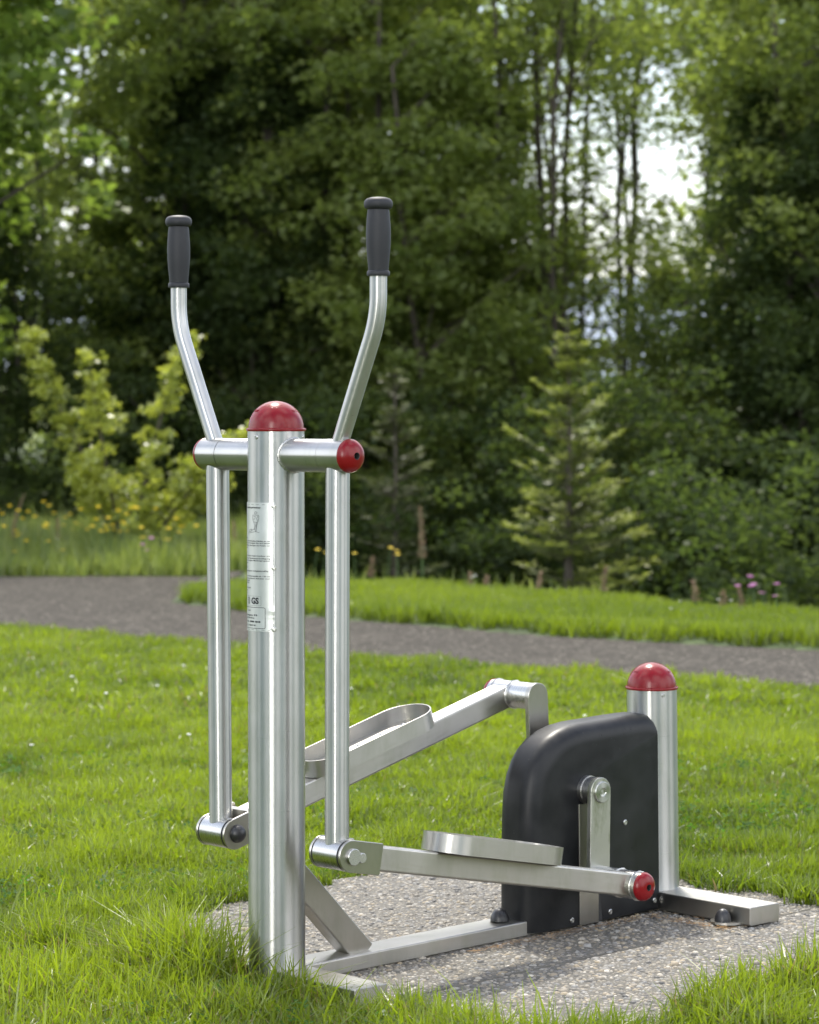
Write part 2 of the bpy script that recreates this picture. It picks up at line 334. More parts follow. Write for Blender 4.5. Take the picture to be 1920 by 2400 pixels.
# pedal arms, forks, foot trays
def rot2(x, z, sl): c = math.cos(sl); s_ = math.sin(sl); return x * c - z * s_, x * s_ + z * c
def stadium(L0, L1, r, n=14):
    o = []
    for k in range(n + 1):
        a = -math.pi / 2 + math.pi * k / n; o.append((L1 - r + r * math.cos(a), r * math.sin(a)))
    for k in range(n + 1):
        a = math.pi / 2 + math.pi * k / n; o.append((L0 + r + r * math.cos(a), r * math.sin(a)))
    return o
def pedal_arm(s, x0, endp, dark):
    sl = math.atan2(endp[1] - .2555, endp[0] - x0); ln = math.hypot(endp[1] - .2555, endp[0] - x0)
    T = lambda a, Y, c: M3(x0 + a * math.cos(sl) - c * math.sin(sl), Y, .2555 + a * math.sin(sl) + c * math.cos(sl))
    upv = T(0, 0, 1) - T(0, 0, 0)
    b = BM(); bar(b, T(.066, s * .187, 0), T(ln - .006, s * .187, 0), .050, .050, .005, upv); a = part('pedal_arm', b, FLAT)
    b = BM()
    for yc, yo in ((.1400, .1455), (.2275, .2335)):
        outl = []
        for k in range(13):
            t = math.pi / 2 + math.pi * k / 12; outl.append((.0315 * math.cos(t), .0315 * math.sin(t)))
        outl += [(.076, -.0315), (.079, -.029), (.079, .029), (.076, .0315)]
        o2 = []
        for x, z in outl:
            X, Z = rot2(x, z, sl); o2.append((x0 + X, .2555 + Z))
        prism(b, o2, s * yc, s * yo)
    bar(b, T(.058, s * .1458, 0), T(.058, s * .2272, 0), .012, .058, .001, upv)
    fk = part('fork', b, FLAT, a)
    if dark:   # plastic dome over the bolt on the inner face
        b = BM(); dome(b, T(.004, s * .1395, 0), M3(0, -s, 0), .019, .017, seg=32); part('bolt_cap', b, BLACK, fk)
    if not dark:
        b = BM(); y = .2335
        tube(b, [T(.003, s * (y - .001), -.001), T(.003, s * (y + .0048), -.001), T(.003, s * (y + .006), -.001)], [.0165, .0165, .0152], 36); part('pivot_bolt', b, HUB, fk)
        b = BM(); tube(b, [T(.025, s * (y - .001), -.001), T(.025, s * (y + .0038), -.001), T(.025, s * (y + .005), -.001)], [.0102, .0102, .009], 30); part('locking_bolt', b, HUB, fk)
    # tray
    b = BM(); A0, A1, r = .245, .600, .0645; zb, zt = .0262, .0635; th = .0028
    o_out = stadium(A0, A1, r); o_in = stadium(A0 + th, A1 - th, r - th); n = len(o_out)
    rings = []
    for z, ol in ((zb, o_out), (zt - .0006, o_out), (zt, [(p[0] * .9997 + q[0] * .0003, p[1]) for p, q in zip(o_out, o_in)]), (zt, o_in), (zb + .004, o_in)):
        rings.append([b.verts.new(T(x, s * .187 + y, z)) for x, y in ol])
    acc = [0]
    for k in range(1, n + 1): acc.append(acc[-1] + math.dist(o_out[k % n], o_out[k - 1]))
    for i, (p, q) in enumerate(zip(rings, rings[1:])):
        for k in range(n):
            j = (k + 1) % n; uvface(b, (p[k], p[j], q[j], q[k]), ((acc[k] * 6, i * .1), (acc[k + 1] * 6, i * .1), (acc[k + 1] * 6, i * .1 + .1), (acc[k] * 6, i * .1 + .1)))
    for r_ in (rings[0], rings[-1]): uvface(b, r_, [(v.co.x * 5, v.co.y * 5) for v in r_])
    tr = part('foot_tray', b, FLAT, a)
    for i in range(5):                                # raised non-slip dimples in the tray floor
        for j in (-1, 1):
            b = BM(); c0 = T(.29 + i * .066, s * .187 + j * .026, zb + .0038)
            tube(b, [c0, c0 + upv * .0022, c0 + upv * .003, c0 + upv * .0008], [.0065, .005, .0035, .0028], 16); part('dimple', b, HUB, tr)
    # hub tube at the crank
    b = BM(); e = T(ln, 0, 0); X, Z = e.x, e.z
    tube(b, [M3(X, s * .1530, Z), M3(X, s * .2260, Z)], .0300, 48)
    pts = [M3(X, 0, Z) + Vector((math.cos(t) * .0305, 0, math.sin(t) * .0305)) for t in [2 * math.pi * k / 40 for k in range(41)]]
    tube(b, [p + M3(0, s * .2135, 0) for p in pts], [.0022 + .0005 * math.sin(k * 2.1) for k in range(41)], 8, cap=(False, False))
    tube(b, [p + M3(0, s * .1605, 0) for p in pts], [.0022 + .0005 * math.sin(k * 1.7) for k in range(41)], 8, cap=(False, False))
    part('crank_sleeve', b, HUB, a)
    b = BM(); ax = M3(0, s, 0); base = M3(X, s * .2262, Z)
    tube(b, [base - ax * .001] + [base + ax * t for t in (.0008, .0045, .009, .0125, .0155, .0175, .0173, .005, .005)], [.0300, .0312, .0304, .0280, .0238, .0170, .0070, .0064, .0060, .0005], 44)
    ec = part('end_cap', b, RED, a)
    b = BM(); tube(b, [base + ax * q for q in (.0178, .0171, .0054, .0054)], [.0069, .0060, .0058, .0004], 20, cap=(False, False)); part('recess_shade', b, SEAL_RECESS, a)  # dark liner again, its colour standing in for shade in the hole
    b = BM(); tube(b, [base + ax * .005, base + ax * .0085, base + ax * .0086, base + ax * .0075], [.0038, .0038, .002, .0018], 12); part('cap_screw', b, HUB, a)
    return X, Z
PX, PZ = .830, .292
pedal_arm(1, -.003, (.8275, .1005), False); pedal_arm(-1, .006, (.820, .4857), True)
def crank(s, X1, Z1, m):
    d = math.atan2(Z1 - PZ, X1 - PX); ln = math.hypot(Z1 - PZ, X1 - PX); o = []
    for k in range(15):
        t = d + math.pi / 2 + math.pi * k / 14; o.append((PX + .0308 * math.cos(t), PZ + .0308 * math.sin(t)))
    for k in range(15):
        t = d - math.pi / 2 + math.pi * k / 14; o.append((X1 + .0308 * math.cos(t), Z1 + .0308 * math.sin(t)))
    b = BM(); prism(b, o, s * .0860, s * .0985); a = part('crank', b, m)
    b = BM(); tube(b, [M3(PX, s * .050, PZ), M3(PX, s * .0660, PZ)], .0315, 44); tube(b, [M3(PX, s * .0660, PZ), M3(PX, s * .0862, PZ)], .0300, 44); part('axle_boss', b, HUB, a)
    b = BM(); tube(b, [M3(X1, s * .0983, Z1), M3(X1, s * .1522, Z1)], .0298, 44); part('crank_pin', b, HUB, a)
    b = BM(); y = .0985
    tube(b, [M3(PX + .001, s * q, PZ - .001) for q in (y - .001, y + .0038, y + .005, y + .0052, y + .0040, y + .0036, y + .0038)], [.0232, .0232, .0218, .0098, .0090, .0080, .0030], 40); part('axle_washer', b, HUB, a)
crank(1, .8275, .1005, STAIN); crank(-1, .820, .4857, FLAT)

# flywheel housing: a D-shaped shell with generously rounded edges
def housing():
    prof = [(.654, .0), (.654, .03), (.654, .10), (.6545, .18), (.656, .25), (.660, .295), (.669, .332), (.684, .363), (.705, .389), (.731, .409), (.761, .4225), (.792, .431), (.83, .4360), (.89, .4385), (.95, .441), (1.00, .4425), (1.030, .4425), (1.047, .440), (1.056, .432), (1.059, .418), (1.060, .39), (1.061, .30), (1.063, .20), (1.065, .10), (1.066, .0)]
    prof = [(x, z if i not in (0, len(prof) - 1) else ZG(x) + .003) for i, (x, z) in enumerate(prof)]
    # finer
    fine = []
    for a, c in zip(prof, prof[1:]):
        for q in (0, .5): fine.append((a[0] + (c[0] - a[0]) * q, a[1] + (c[1] - a[1]) * q))
    fine.append(prof[-1]); n = len(fine); hw = .0555; nor = []; ri = []
    for i in range(n):
        a = Vector(fine[max(i - 1, 0)]); c = Vector(fine[min(i + 1, n - 1)]); t = (c - a).normalized(); nn = Vector((-t.y, t.x)); nor.append(nn)
        ri.append(.042 if fine[i][0] < 1.0 else (.042 - .030 * min(1, (fine[i][0] - 1.0) / .055)))
    for _ in range(3): ri = [ri[0]] + [(ri[i - 1] + ri[i] + ri[i + 1]) / 3 for i in range(1, n - 1)] + [ri[-1]]
    b = BM(); rings = []; K = 10; inner = []
    for i, (x, z) in enumerate(fine):
        u = min(max((x - .88) / .15, 0), 1); a = Vector((x, z)) - nor[i] * .042
        if x < .9 or z > .435: c = Vector((x - .006 * u, z - .042)) if x > .84 else a; q = a.lerp(c, min(1, max(0, (x - .80) / .05)))
        else: q = Vector((x - .003, min(z, .398)))
        inner.append(q)
    for _ in range(2): inner = [inner[0]] + [inner[i - 1] * .25 + inner[i] * .5 + inner[i + 1] * .25 for i in range(1, n - 1)] + [inner[-1]]
    for side in (1, -1):
        ks = range(K, -1, -1) if side == 1 else range(0, K + 1)
        for k in ks:
            t = math.pi / 2 * k / K; row = []
            for i, (x, z) in enumerate(fine):
                q = Vector((x, z)).lerp(inner[i], 1 - math.cos(t)); Y = side * ((hw - .038) + .038 * math.sin(t))
                row.append(b.verts.new(M3(q.x, Y, max(q.y, ZG(q.x) + .003) if z > .02 else z)))
            rings.append(row)
    for p, q in zip(rings, rings[1:]):
        for i in range(n - 1): uvface(b, (p[i], p[i + 1], q[i + 1], q[i]), ((0, 0), (1, 0), (1, 1), (0, 1)))
    # flat cheeks as a fan of strips between front and back of the profile
    for row in (rings[0], rings[-1]):
        i, j = 0, n - 1
        while j - i > 1:
            vs_ = (row[i], row[i + 1], row[j - 1], row[j]) if j - i > 2 else (row[i], row[i + 1], row[j])
            uvface(b, vs_, [(0, 0)] * len(vs_)); i += 1; j -= 1
    return part('flywheel_housing', b, SHELL, sharp=60)
hs = housing()
for X, Z in ((.952, .208), (1.048, .0225), (.905, .0140), (.785, .0095)): screw(M3(X, .0553, Z), M3(0, 1, 0), hs, .0062)
b = BM(); outl = [(.8075, ZG(.81) + .001), (.866, ZG(.866) + .001), (.864, .262), (.803, .262)]; prism(b, outl, .048, .0585); part('bearing_upright', b, FLAT, hs)
b = BM(); outl = [(.8675, ZG(.87) + .002), (.8795, ZG(.88) + .002), (.8685, .085), (.8655, .085)]; prism(b, outl, .05, .0560, bev=.0003); part('slot', b, SEAL_RECESS, hs)

# base frame
b = BM(); bar(b, M3(.035, 0, -.0085), M3(1.06, 0, .0125), .080, .034, .004); beam = part('base_beam', b, FLAT)
b = BM(); dome(b, M3(.619, .000, .0225), (0, 0, 1), .0205, .026, seg=32); part('bolt_cap', b, BLACK, beam)
b = BM(); bar(b, M3(0, -.287, -.0075), M3(0, .287, -.0075), .084, .034, .004); part('cross_foot', b, FLAT, label='front cross foot half buried in grass')
b = BM(); bar(b, M3(1.108, -.327, .0200), M3(1.108, .327, .0200), .098, .0400, .004); rcf = part('cross_foot', b, FLAT, label='rear cross foot with a black bolt cap beside it')
b = BM(); o = [(1.065, .225), (1.065, .305), (1.040, .300), (1.022, .284), (1.016, .264), (1.022, .245), (1.040, .230)]
r0 = [b.verts.new(M3(x, y, .0055)) for x, y in o]; r1 = [b.verts.new(M3(x, y, .0005)) for x, y in o]
uvface(b, r0, [(x, y) for x, y in o]); uvface(b, r1, [(x, y) for x, y in o])
for k in range(len(o)): uvface(b, (r0[k], r0[k - 1], r1[k - 1], r1[k]), ((0, 0), (1, 0), (1, 1), (0, 1)))
anc = part('anchor_lug', b, FLAT, rcf)
b = BM(); dome(b, M3(1.040, .266, .0050), (0, 0, 1), .0190, .028, seg=32); part('bolt_cap', b, BLACK, rcf)
b = BM(); bar(b, M3(.035, 0, .1915), M3(.2175, 0, .005), .042, .056, .004, up=Vector((1, 0, 1))); part('brace', b, FLAT)

# rear post leans very slightly, as the rear of the frame does
tilt = -.022
b = BM(); p0 = M3(1.106, 0, .035); p1 = p0 + Vector((tilt * .46, 0, .46)); tube(b, [p0, p0.lerp(p1, .5), p1], .0570, 72); rp = part('rear_post', b, STEEL)
axr = (p1 - p0).normalized()
b = BM(); dome(b, (0, 0, 0), (0, 0, 1), .0555, .058, rim=.0600, seg=64, n=12); raised(b, 0, .0555, .058, [(CAMAZ, 'PTTC')])
for s in (-1, 1):
    for q in range(10):
        a0 = CAMAZ + s * (R(52) + q * R(3)); tube(b, [Vector((math.cos(a0) * math.cos(la) * .0560, math.sin(a0) * math.cos(la) * .0560, math.sin(la) * .0585)) for la in (R(38), R(43))], .0012, 6)
rot_ = axr.to_track_quat('Z', 'Y').to_matrix().to_4x4()
bmesh.ops.transform(b, matrix=Matrix.Translation(p1 - axr * .001), verts=b.verts)
part('post_cap', b, RED, rp, sharp=40)
sd2 = Matrix.Rotation(R(22), 3, 'Z') @ Vector((math.cos(CAMAZ), math.sin(CAMAZ), 0)); screw(p1 - axr * .0125 + sd2 * .0568, sd2, rp)

# instruction plate wrapped round the front of the main post
def cyl(phi, z, r): return M3(-math.cos(phi) * r, math.sin(phi) * r, z)       # phi: 0 faces the stand-on side, + towards the near side
def zz(y): return .9373 - (y - 95) / 6.533 / 1177.0
PR = .0582
b = BM(); nphi = 40; z0, z1 = zz(2055), zz(95)
zs = [z0, z0 + .02, z0 + .036, z0 + .045, z0 + .054, z0 + .1, z0 + .16, z0 + .22, z1]
def wob(phi, z):                                    # the near edge of the plate is dented
    e = max(0, (phi - R(30)) / R(18)); return e * (.0016 * math.exp(-((z - z0 - .041) / .006) ** 2) + .0008 * math.sin(z * 900) * math.exp(-((z - z0 - .025) / .012) ** 2))
zs = list(np.linspace(z0, z1, 60)); V0 = [[b.verts.new(cyl(R(-46 + 93.5 * i / nphi), z, PR + wob(R(-46 + 93.5 * i / nphi), z))) for i in range(nphi + 1)] for z in zs]
V1 = [[b.verts.new(cyl(R(-46 + 93.5 * i / nphi), z, PR - .0011)) for i in range(nphi + 1)] for z in zs]
for A, s in ((V0, 1), (V1, 0)):
    for r0, r1, za in zip(A, A[1:], zs):
        for i in range(nphi): uvface(b, (r0[i], r0[i + 1], r1[i + 1], r1[i]), ((i / 140, za), ((i + 1) / 140, za), ((i + 1) / 140, za + .01), (i / 140, za + .01)))
for i in range(nphi):
    for a in (0, -1): uvface(b, (V0[a][i], V0[a][i + 1], V1[a][i + 1], V1[a][i]), ((0, 0),) * 4)
for k in range(len(zs) - 1):
    for a in (0, -1): uvface(b, (V0[k][a], V0[k + 1][a], V1[k + 1][a], V1[k][a]), ((0, 0),) * 4)
ip = part('instruction_plate', b, PLATE)
for y in (143, 1082, 2015): screw(cyl(R(46), zz(y), PR - .0002), cyl(R(46), 0, 1), ip, .0050, 'rivet')
b = BM()
def stroke(pts, w_=.0006):                          # printed line on the plate, pts in (phi deg, zoom y)
    P2 = []
    for (a, y), (c, d) in zip(pts, pts[1:]):
        for k in range(6): t = k / 6; P2.append((a + (c - a) * t, y + (d - y) * t))
    P2.append(pts[-1]); q = [Vector((R(a) * PR, zz(y))) for a, y in P2]
    for i in range(len(q) - 1):
        t = (q[i + 1] - q[i])
        if t.length < 1e-7: continue
        t.normalize(); n_ = Vector((-t.y, t.x)) * w_ / 2; e = t * w_ * .3
        vs_ = [b.verts.new(cyl(v.x / PR, v.y, PR + .00035)) for v in (q[i] - n_ - e, q[i] + n_ - e, q[i + 1] + n_ + e, q[i + 1] - n_ + e)]
        b.faces.new(vs_)
def text(body, phi0, y, size, align='LEFT', width=None, bold=0):
    cu = bpy.data.curves.new('t', 'FONT'); cu.body = body; cu.size = size; cu.align_x = 'LEFT'; cu.offset = bold; cu.resolution_u = 3
    to = bpy.data.objects.new('t', cu); C.objects.link(to); bpy.context.view_layer.update()
    me = bpy.data.meshes.new_from_object(to.evaluated_get(bpy.context.evaluated_depsgraph_get())); C.objects.unlink(to); bpy.data.objects.remove(to); bpy.data.curves.remove(cu)
    if not me.vertices: return
    xs = [v.co.x for v in me.vertices]; wd = max(xs); k = (width / wd) if width else 1
    vv = [b.verts.new(cyl(R(phi0) + v.co.x * k / PR, zz(y) + v.co.y - size * .33, PR + .00035)) for v in me.vertices]
    for p in me.polygons:
        try: b.faces.new([vv[i] for i in p.vertices])
        except ValueError: pass
    bpy.data.meshes.remove(me)
text('Ganzkörpertrainer', -31, 170, .0050, width=R(50) * PR, bold=.00012)
W_ = R(78) * PR
for y, s_, wdt in ((633, 'Anleitung:', None), (680, 'Fassen Sie mit beiden Händen an die', W_), (712, 'Griffe und steigen Sie auf beide', W_), (748, 'Trittflächen. Bewegen Sie Pedale vor', W_), (782, 'und zurück.', None),
                 (855, 'Nutzen:', None), (905, 'Herz-Kreislauf, steigert Ausdauer und', W_), (945, 'dient der Ganzkörperkräftigung', W_), (978, 'aller wichtigen Muskelgruppen', W_), (1015, 'gleichzeitig.', None),
                 (1085, 'Hinweise:', None), (1135, 'Übung langsam und gleichmäßig.', W_ * .96), (1215, 'Ab einer Körpergröße ab 130 cm', W_), (1250, 'Nutzung durch Kinder nur', W_), (1285, 'mit Erwachsenen.', None), (1318, 'Maximal 130 kg.', None),
                 (1395, 'TÜV und GS geprüft', None), (1435, 'EN 16630', None), (1475, 'EN 1176', None)):
    text(s_, -39, y, .0036, width=wdt, bold=.00006)
text('GS', -7, 1592, .0170, width=R(21) * PR, bold=.0007)
for rr_, ww in ((.0048, .0014), (.0022, .0003)): stroke([(-17.5 + math.degrees(rr_ * math.cos(t) * .8 / PR), 1590 + rr_ * 1.35 * math.sin(t) * 6.533 * 1177) for t in [2 * math.pi * k / 20 for k in range(21)]], ww)
stroke([(-24, 1520), (17, 1520), (19.5, 1530), (19.5, 1655), (17, 1665), (-24, 1665)], .0003)
stroke([(-41, 1692), (26, 1692), (28.5, 1704), (28.5, 1998), (26, 2010), (-41, 2010)], .0010)
stroke([(-45, 125), (39, 125), (41, 145), (44, 165), (45.5, 180), (45.5, 1045), (42, 1060), (42, 1100), (45.5, 1115), (45.5, 1980), (43, 1995), (40, 2015), (38, 2033), (-45, 2033)], .0006)
for y, s_, wdt, bo in ((1740, 'GmbH', .012, 0), (1810, 'bergen 53', R(40) * PR, .00008), (1852, '2059 Hamburg', R(32) * PR, 0), (1910, 'Tel. - 2759 1018', R(48) * PR, .0002), (1965, 'NL 3-4620 SB', R(36) * PR, 0)): text(s_, -30 + (8 if 'GmbH' in s_ else 0), y, .0042, width=wdt, bold=.00006 + bo)
for pl in ([(6, 232), (10, 240), (10, 262), (5, 270), (3, 255), (6, 232)], [(-2, 285), (13, 285), (15, 300), (14, 370), (10, 395), (1, 390), (-2, 350), (-2, 285)], [(13, 290), (9, 340), (12, 372)], [(0, 300), (6, 310), (4, 345), (0, 350)],
           [(1, 392), (4, 440), (5, 505)], [(8, 395), (7, 440), (2, 500), (-8, 520)], [(12, 392), (9, 450), (8, 510)], [(-18, 565), (-16, 520), (-5, 500), (-4, 525), (-15, 545)], [(-14, 560), (8, 535), (8, 395)], [(8, 538), (16, 552)], [(3, 500), (8, 538)], [(-17, 560), (-17, 590)]): stroke(pl, .0006)
part('lettering', b, INK, ip)

# ---------------------------------------------------------------- the setting
def vnoise(x, y, s, seed=0):
    """smooth value noise in 0..1 for numpy arrays"""
    r_ = np.random.default_rng(seed).random((256, 256)); x = x / s + 1000; y = y / s + 1000
    xi = np.floor(x).astype(int); yi = np.floor(y).astype(int); fx = x - xi; fy = y - yi
    fx = fx * fx * (3 - 2 * fx); fy = fy * fy * (3 - 2 * fy); g = lambda a, c: r_[a % 256, c % 256]
    return (g(xi, yi) * (1 - fx) + g(xi + 1, yi) * fx) * (1 - fy) + (g(xi, yi + 1) * (1 - fx) + g(xi + 1, yi + 1) * fx) * fy
def interp(pts):
    xs = np.array([p[0] for p in pts]); ys = np.array([p[1] for p in pts])
    def f(x):
        x = np.asarray(x, dtype=float); y = np.interp(x, xs, ys)
        y = np.where(x < xs[0], ys[0] + (x - xs[0]) * (ys[1] - ys[0]) / (xs[1] - xs[0]) * .6, y)
        return np.where(x > xs[-1], ys[-1] + (x - xs[-1]) * (ys[-1] - ys[-2]) / (xs[-1] - xs[-2]) * .6, y)
    return f
pathN = interp([(-2.30, 15.1), (-1.68, 14.4), (-1.05, 13.8), (-.50, 13.2), (0, 12.9), (.53, 12.35), (.96, 12.0), (1.75, 11.4)])     # near edge of the path
lawnL = interp([(-1.42, 17.0), (-1.36, 16.8), (-1.05, 16.3), (-.60, 15.75), (-.35, 15.4), (0, 15.1), (.64, 14.4), (1.15, 14.0), (2.05, 13.4)])   # near edge of the far lawn
lawnU = interp([(-1.42, 17.1), (-1.30, 17.9), (-1.20, 18.3), (-.68, 18.35), (0, 18.15), (.89, 17.05), (1.67, 16.0), (2.30, 15.35)])      # its far edge
MEAD = 19.7
def gz(x, y, lf=.035):
    x = np.asarray(x, float); y = np.asarray(y, float)
    e = np.where(x > -1.1, lawnU(x) + .1, 23.5); t = np.clip((y - e) / 1.6, 0, 1); d = -.75 * t * t * (3 - 2 * t)
    lift = np.where((x > -1.42) & (y > lawnL(x)), lf * np.clip((y - lawnL(x)) / .10, 0, 1), 0)
    return -.035 + d + lift + .02 * (vnoise(x, y, 2.2, 3) - .5) * np.clip((y - 8) / 3, 0, 1)
def grid(xs, ys, off=0.0, f=gz):
    X, Y = np.meshgrid(xs, ys); v = np.stack([X.ravel(), Y.ravel(), (f(X, Y) + off).ravel()], 1)
    nx, ny = len(xs), len(ys); i = np.arange(nx - 1)[None, :] + nx * np.arange(ny - 1)[:, None]; i = i.ravel()
    return v, np.stack([i, i + 1, i + 1 + nx, i + nx], 1)
SOIL = rough_mat('lawn_soil', [(.3, (.030, .048, .012)), (.7, (.055, .085, .020))], 3, 6, .01, 40)
ax_ = np.concatenate([-np.geomspace(6000, 12, 26), np.linspace(-10, 10, 161), np.geomspace(12, 6000, 26)])
ay_ = np.concatenate([-np.geomspace(6000, 4, 24), np.linspace(-2, 30, 257), np.geomspace(32, 6000, 26)])
v, q = grid(ax_, ay_); g = arrays('ground', v, q, [SOIL], smooth=True); tag(g, kind='structure')

def path_mat():
    m, t, out = mat('worn_asphalt'); b = t.nodes.new('ShaderNodeBsdfPrincipled'); k = t.links.new; b.inputs['Roughness'].default_value = .95; b.inputs['Specular IOR Level'].default_value = .15
    v1 = t.nodes.new('ShaderNodeTexVoronoi'); v1.inputs['Scale'].default_value = 62; k(objvec(t), v1.inputs['Vector'])
    sp = t.nodes.new('ShaderNodeSeparateColor'); k(v1.outputs['Color'], sp.inputs[0])
    c = ramp(t, sp.outputs[0], [(.0, (.030, .0275, .024)), (.55, (.058, .053, .0465)), (.9, (.088, .081, .071)), (1, (.20, .185, .16))])
    n = noise(t, 2.2, 9, objvec(t), .78); c2 = ramp(t, n.outputs[0], [(.3, (.80, .785, .77)), (.7, (1.16, 1.14, 1.11))])
    mm = t.nodes.new('ShaderNodeMix'); mm.data_type = 'RGBA'; mm.blend_type = 'MULTIPLY'; mm.inputs[0].default_value = 1; k(c.outputs[0], mm.inputs[6]); k(c2.outputs[0], mm.inputs[7]); k(mm.outputs[2], b.inputs['Base Color'])
    bp = t.nodes.new('ShaderNodeBump'); bp.inputs['Distance'].default_value = .006; bp.inputs['Strength'].default_value = 1; k(v1.outputs['Distance'], bp.inputs['Height']); k(bp.outputs[0], b.inputs['Normal'])
    k(b.outputs[0], out.inputs[0]); return m
xs = np.linspace(-9, 9, 181); ts = np.linspace(0, 1, 25)
far = np.where(xs < -1.43, MEAD + .1 * np.sin(xs * 5), np.minimum(lawnL(xs) + .06, MEAD)) 
Y = pathN(xs)[None, :] - .08 + (far - pathN(xs) + .14)[None, :] * ts[:, None]; X = np.repeat(xs[None, :], 25, 0)
v = np.stack([X.ravel(), Y.ravel(), (gz(X, np.minimum(Y, pathN(X) + 30)) + .006).ravel()], 1); v[:, 2] = np.minimum(v[:, 2], -.012)
v[:, 2] = gz(v[:, 0], v[:, 1], 0) + .006
i = (np.arange(180)[None, :] + 181 * np.arange(24)[:, None]).ravel(); o = arrays('path', v, np.stack([i, i + 1, i + 182, i + 181], 1), [path_mat()], smooth=True); tag(o, kind='structure')
xs2 = np.linspace(-1.46, -1.2, 12); ts2 = np.linspace(0, 1, 8)      # the strip of path behind the tip of the lawn
Y = lawnU(xs2)[None, :] + (MEAD - lawnU(xs2))[None, :] * ts2[:, None]; X = np.repeat(xs2[None, :], 8, 0)
v = np.stack([X.ravel(), Y.ravel(), (gz(X, Y) + .010).ravel()], 1); i = (np.arange(11)[None, :] + 12 * np.arange(7)[:, None]).ravel()
o2 = arrays('path', v, np.stack([i, i + 1, i + 13, i + 12], 1), [o.data.materials[0]], smooth=True); tag(o2, kind='structure')

# the pebbled concrete slabs, in the trainer's own axes
CA, SA = math.cos(R(42)), math.sin(R(42))
def m2w(X, Y): return -.2656 + X * CA + Y * SA, 5.439 + X * SA - Y * CA
def w2m(x, y): dx = x + .2656; dy = y - 5.439; return dx * CA + dy * SA, dx * SA - dy * CA
PX0, PX1, PY0, PY1 = -.10, 1.42, -.775, .80
def pave():
    m, t, out = mat('exposed_aggregate'); b = t.nodes.new('ShaderNodeBsdfPrincipled'); k = t.links.new; b.inputs['Roughness'].default_value = .62
    a = t.nodes.new('ShaderNodeAttribute'); a.attribute_name = 'tint'
    c = ramp(t, a.outputs['Fac'], [(0, (.08, .08, .085)), (.2, (.15, .147, .142)), (.38, (.26, .235, .195)), (.5, (.20, .205, .215)), (.62, (.34, .285, .20)), (.76, (.27, .275, .28)), (.9, (.44, .41, .36)), (1, (.66, .63, .58))])
    n = noise(t, 120, 4, objvec(t)); c2 = ramp(t, n.outputs[0], [(.3, (.66, .64, .60)), (.7, (.98, .95, .90))])
    mm = t.nodes.new('ShaderNodeMix'); mm.data_type = 'RGBA'; mm.blend_type = 'MULTIPLY'; mm.inputs[0].default_value = 1; k(c.outputs[0], mm.inputs[6]); k(c2.outputs[0], mm.inputs[7])
    # damp and dirt that gathers beside the frame
    k(mm.outputs[2], b.inputs['Base Color']); k(b.outputs[0], out.inputs[0]); return m
PEB = pave(); CONC = rough_mat('slab_concrete', [(.3, (.08, .074, .064)), (.7, (.14, .13, .11))], 30, 6, .002, 300)
b = BM()
joints_x = [-.05, .45, .95, 1.42]; joints_y = [-.775, -.24, .285, .80]
slab = [(PX0, PX1, PY0, .2835), (PX0, PX1, .2875, PY1)]
for x0, x1, y0, y1 in slab:
    c_ = [(x0, y0), (x1, y0), (x1, y1), (x0, y1)]; top = [b.verts.new(M3(x, y, ZG(x) - .0045)) for x, y in c_]; bt = [b.verts.new(M3(x, y, -.12)) for x, y in c_]
    b.faces.new(top)
    for k_ in range(4): b.faces.new((top[k_], top[k_ - 1], bt[k_ - 1], bt[k_]))
bmesh.ops.recalc_face_normals(b, faces=b.faces)
me = bpy.data.meshes.new('pavement'); b.to_mesh(me); b.free()
# pebbles as real low domes, jittered on a grid
sp = .0095; gx, gy = np.meshgrid(np.arange(PX0, PX1, sp), np.arange(PY0, PY1, sp * .9)); n = gx.size
px = gx.ravel() + rng.uniform(-.5, .5, n) * sp + (np.arange(gx.shape[0])[:, None] % 2 * sp * .5 + np.zeros_like(gx)).ravel(); py = gy.ravel() + rng.uniform(-.5, .5, n) * sp
keep = (px < PX1 - .004) & (px > PX0 + .004) & (np.abs(py - .2855) > .0055) & (py < PY1 - .004); px, py = px[keep], py[keep]; n = len(px)
seg = 7; ringz = [(1.0, -.35), (.93, .25), (.62, .75)]; th = np.linspace(0, 2 * np.pi, seg, endpoint=False)
sz = rng.lognormal(math.log(.0050), .30, n); el = rng.uniform(.62, 1, n); ro = rng.uniform(0, np.pi, n); hh = sz * rng.uniform(.4, .75, n)
bz = (-.022 + .021 * px - .0062 + rng.uniform(-.0008, .0008, n))
V = []; 
for rr_, z_ in ringz:
    lx = np.cos(th)[None, :] * (sz * rr_)[:, None] * (1 + rng.uniform(-.15, .15, (n, seg))); ly = np.sin(th)[None, :] * (sz * rr_ * el)[:, None] * (1 + rng.uniform(-.15, .15, (n, seg)))
    X = px[:, None] + lx * np.cos(ro)[:, None] - ly * np.sin(ro)[:, None]; Yy = py[:, None] + lx * np.sin(ro)[:, None] + ly * np.cos(ro)[:, None]
    V.append(np.stack([X, -Yy, bz[:, None] + (hh * z_)[:, None] + np.zeros_like(X)], 2))
top = np.stack([px, -py, bz + hh], 1)[:, None, :]
V = np.concatenate(V + [top], 1); nv = V.shape[1]
F = []
for r_ in range(2):
    for k_ in range(seg): j = (k_ + 1) % seg; F.append((r_ * seg + k_, r_ * seg + j, (r_ + 1) * seg + j, (r_ + 1) * seg + k_))
F = np.array(F); F2 = np.array([(2 * seg + k_, 2 * seg + (k_ + 1) % seg, 3 * seg) for k_ in range(seg)])
Q = (F[None] + (np.arange(n) * nv)[:, None, None]).reshape(-1, 4); T3 = (F2[None] + (np.arange(n) * nv)[:, None, None]).reshape(-1, 3)
tint = np.repeat(np.clip(rng.beta(1.6, 1.9, n), 0, 1), nv)
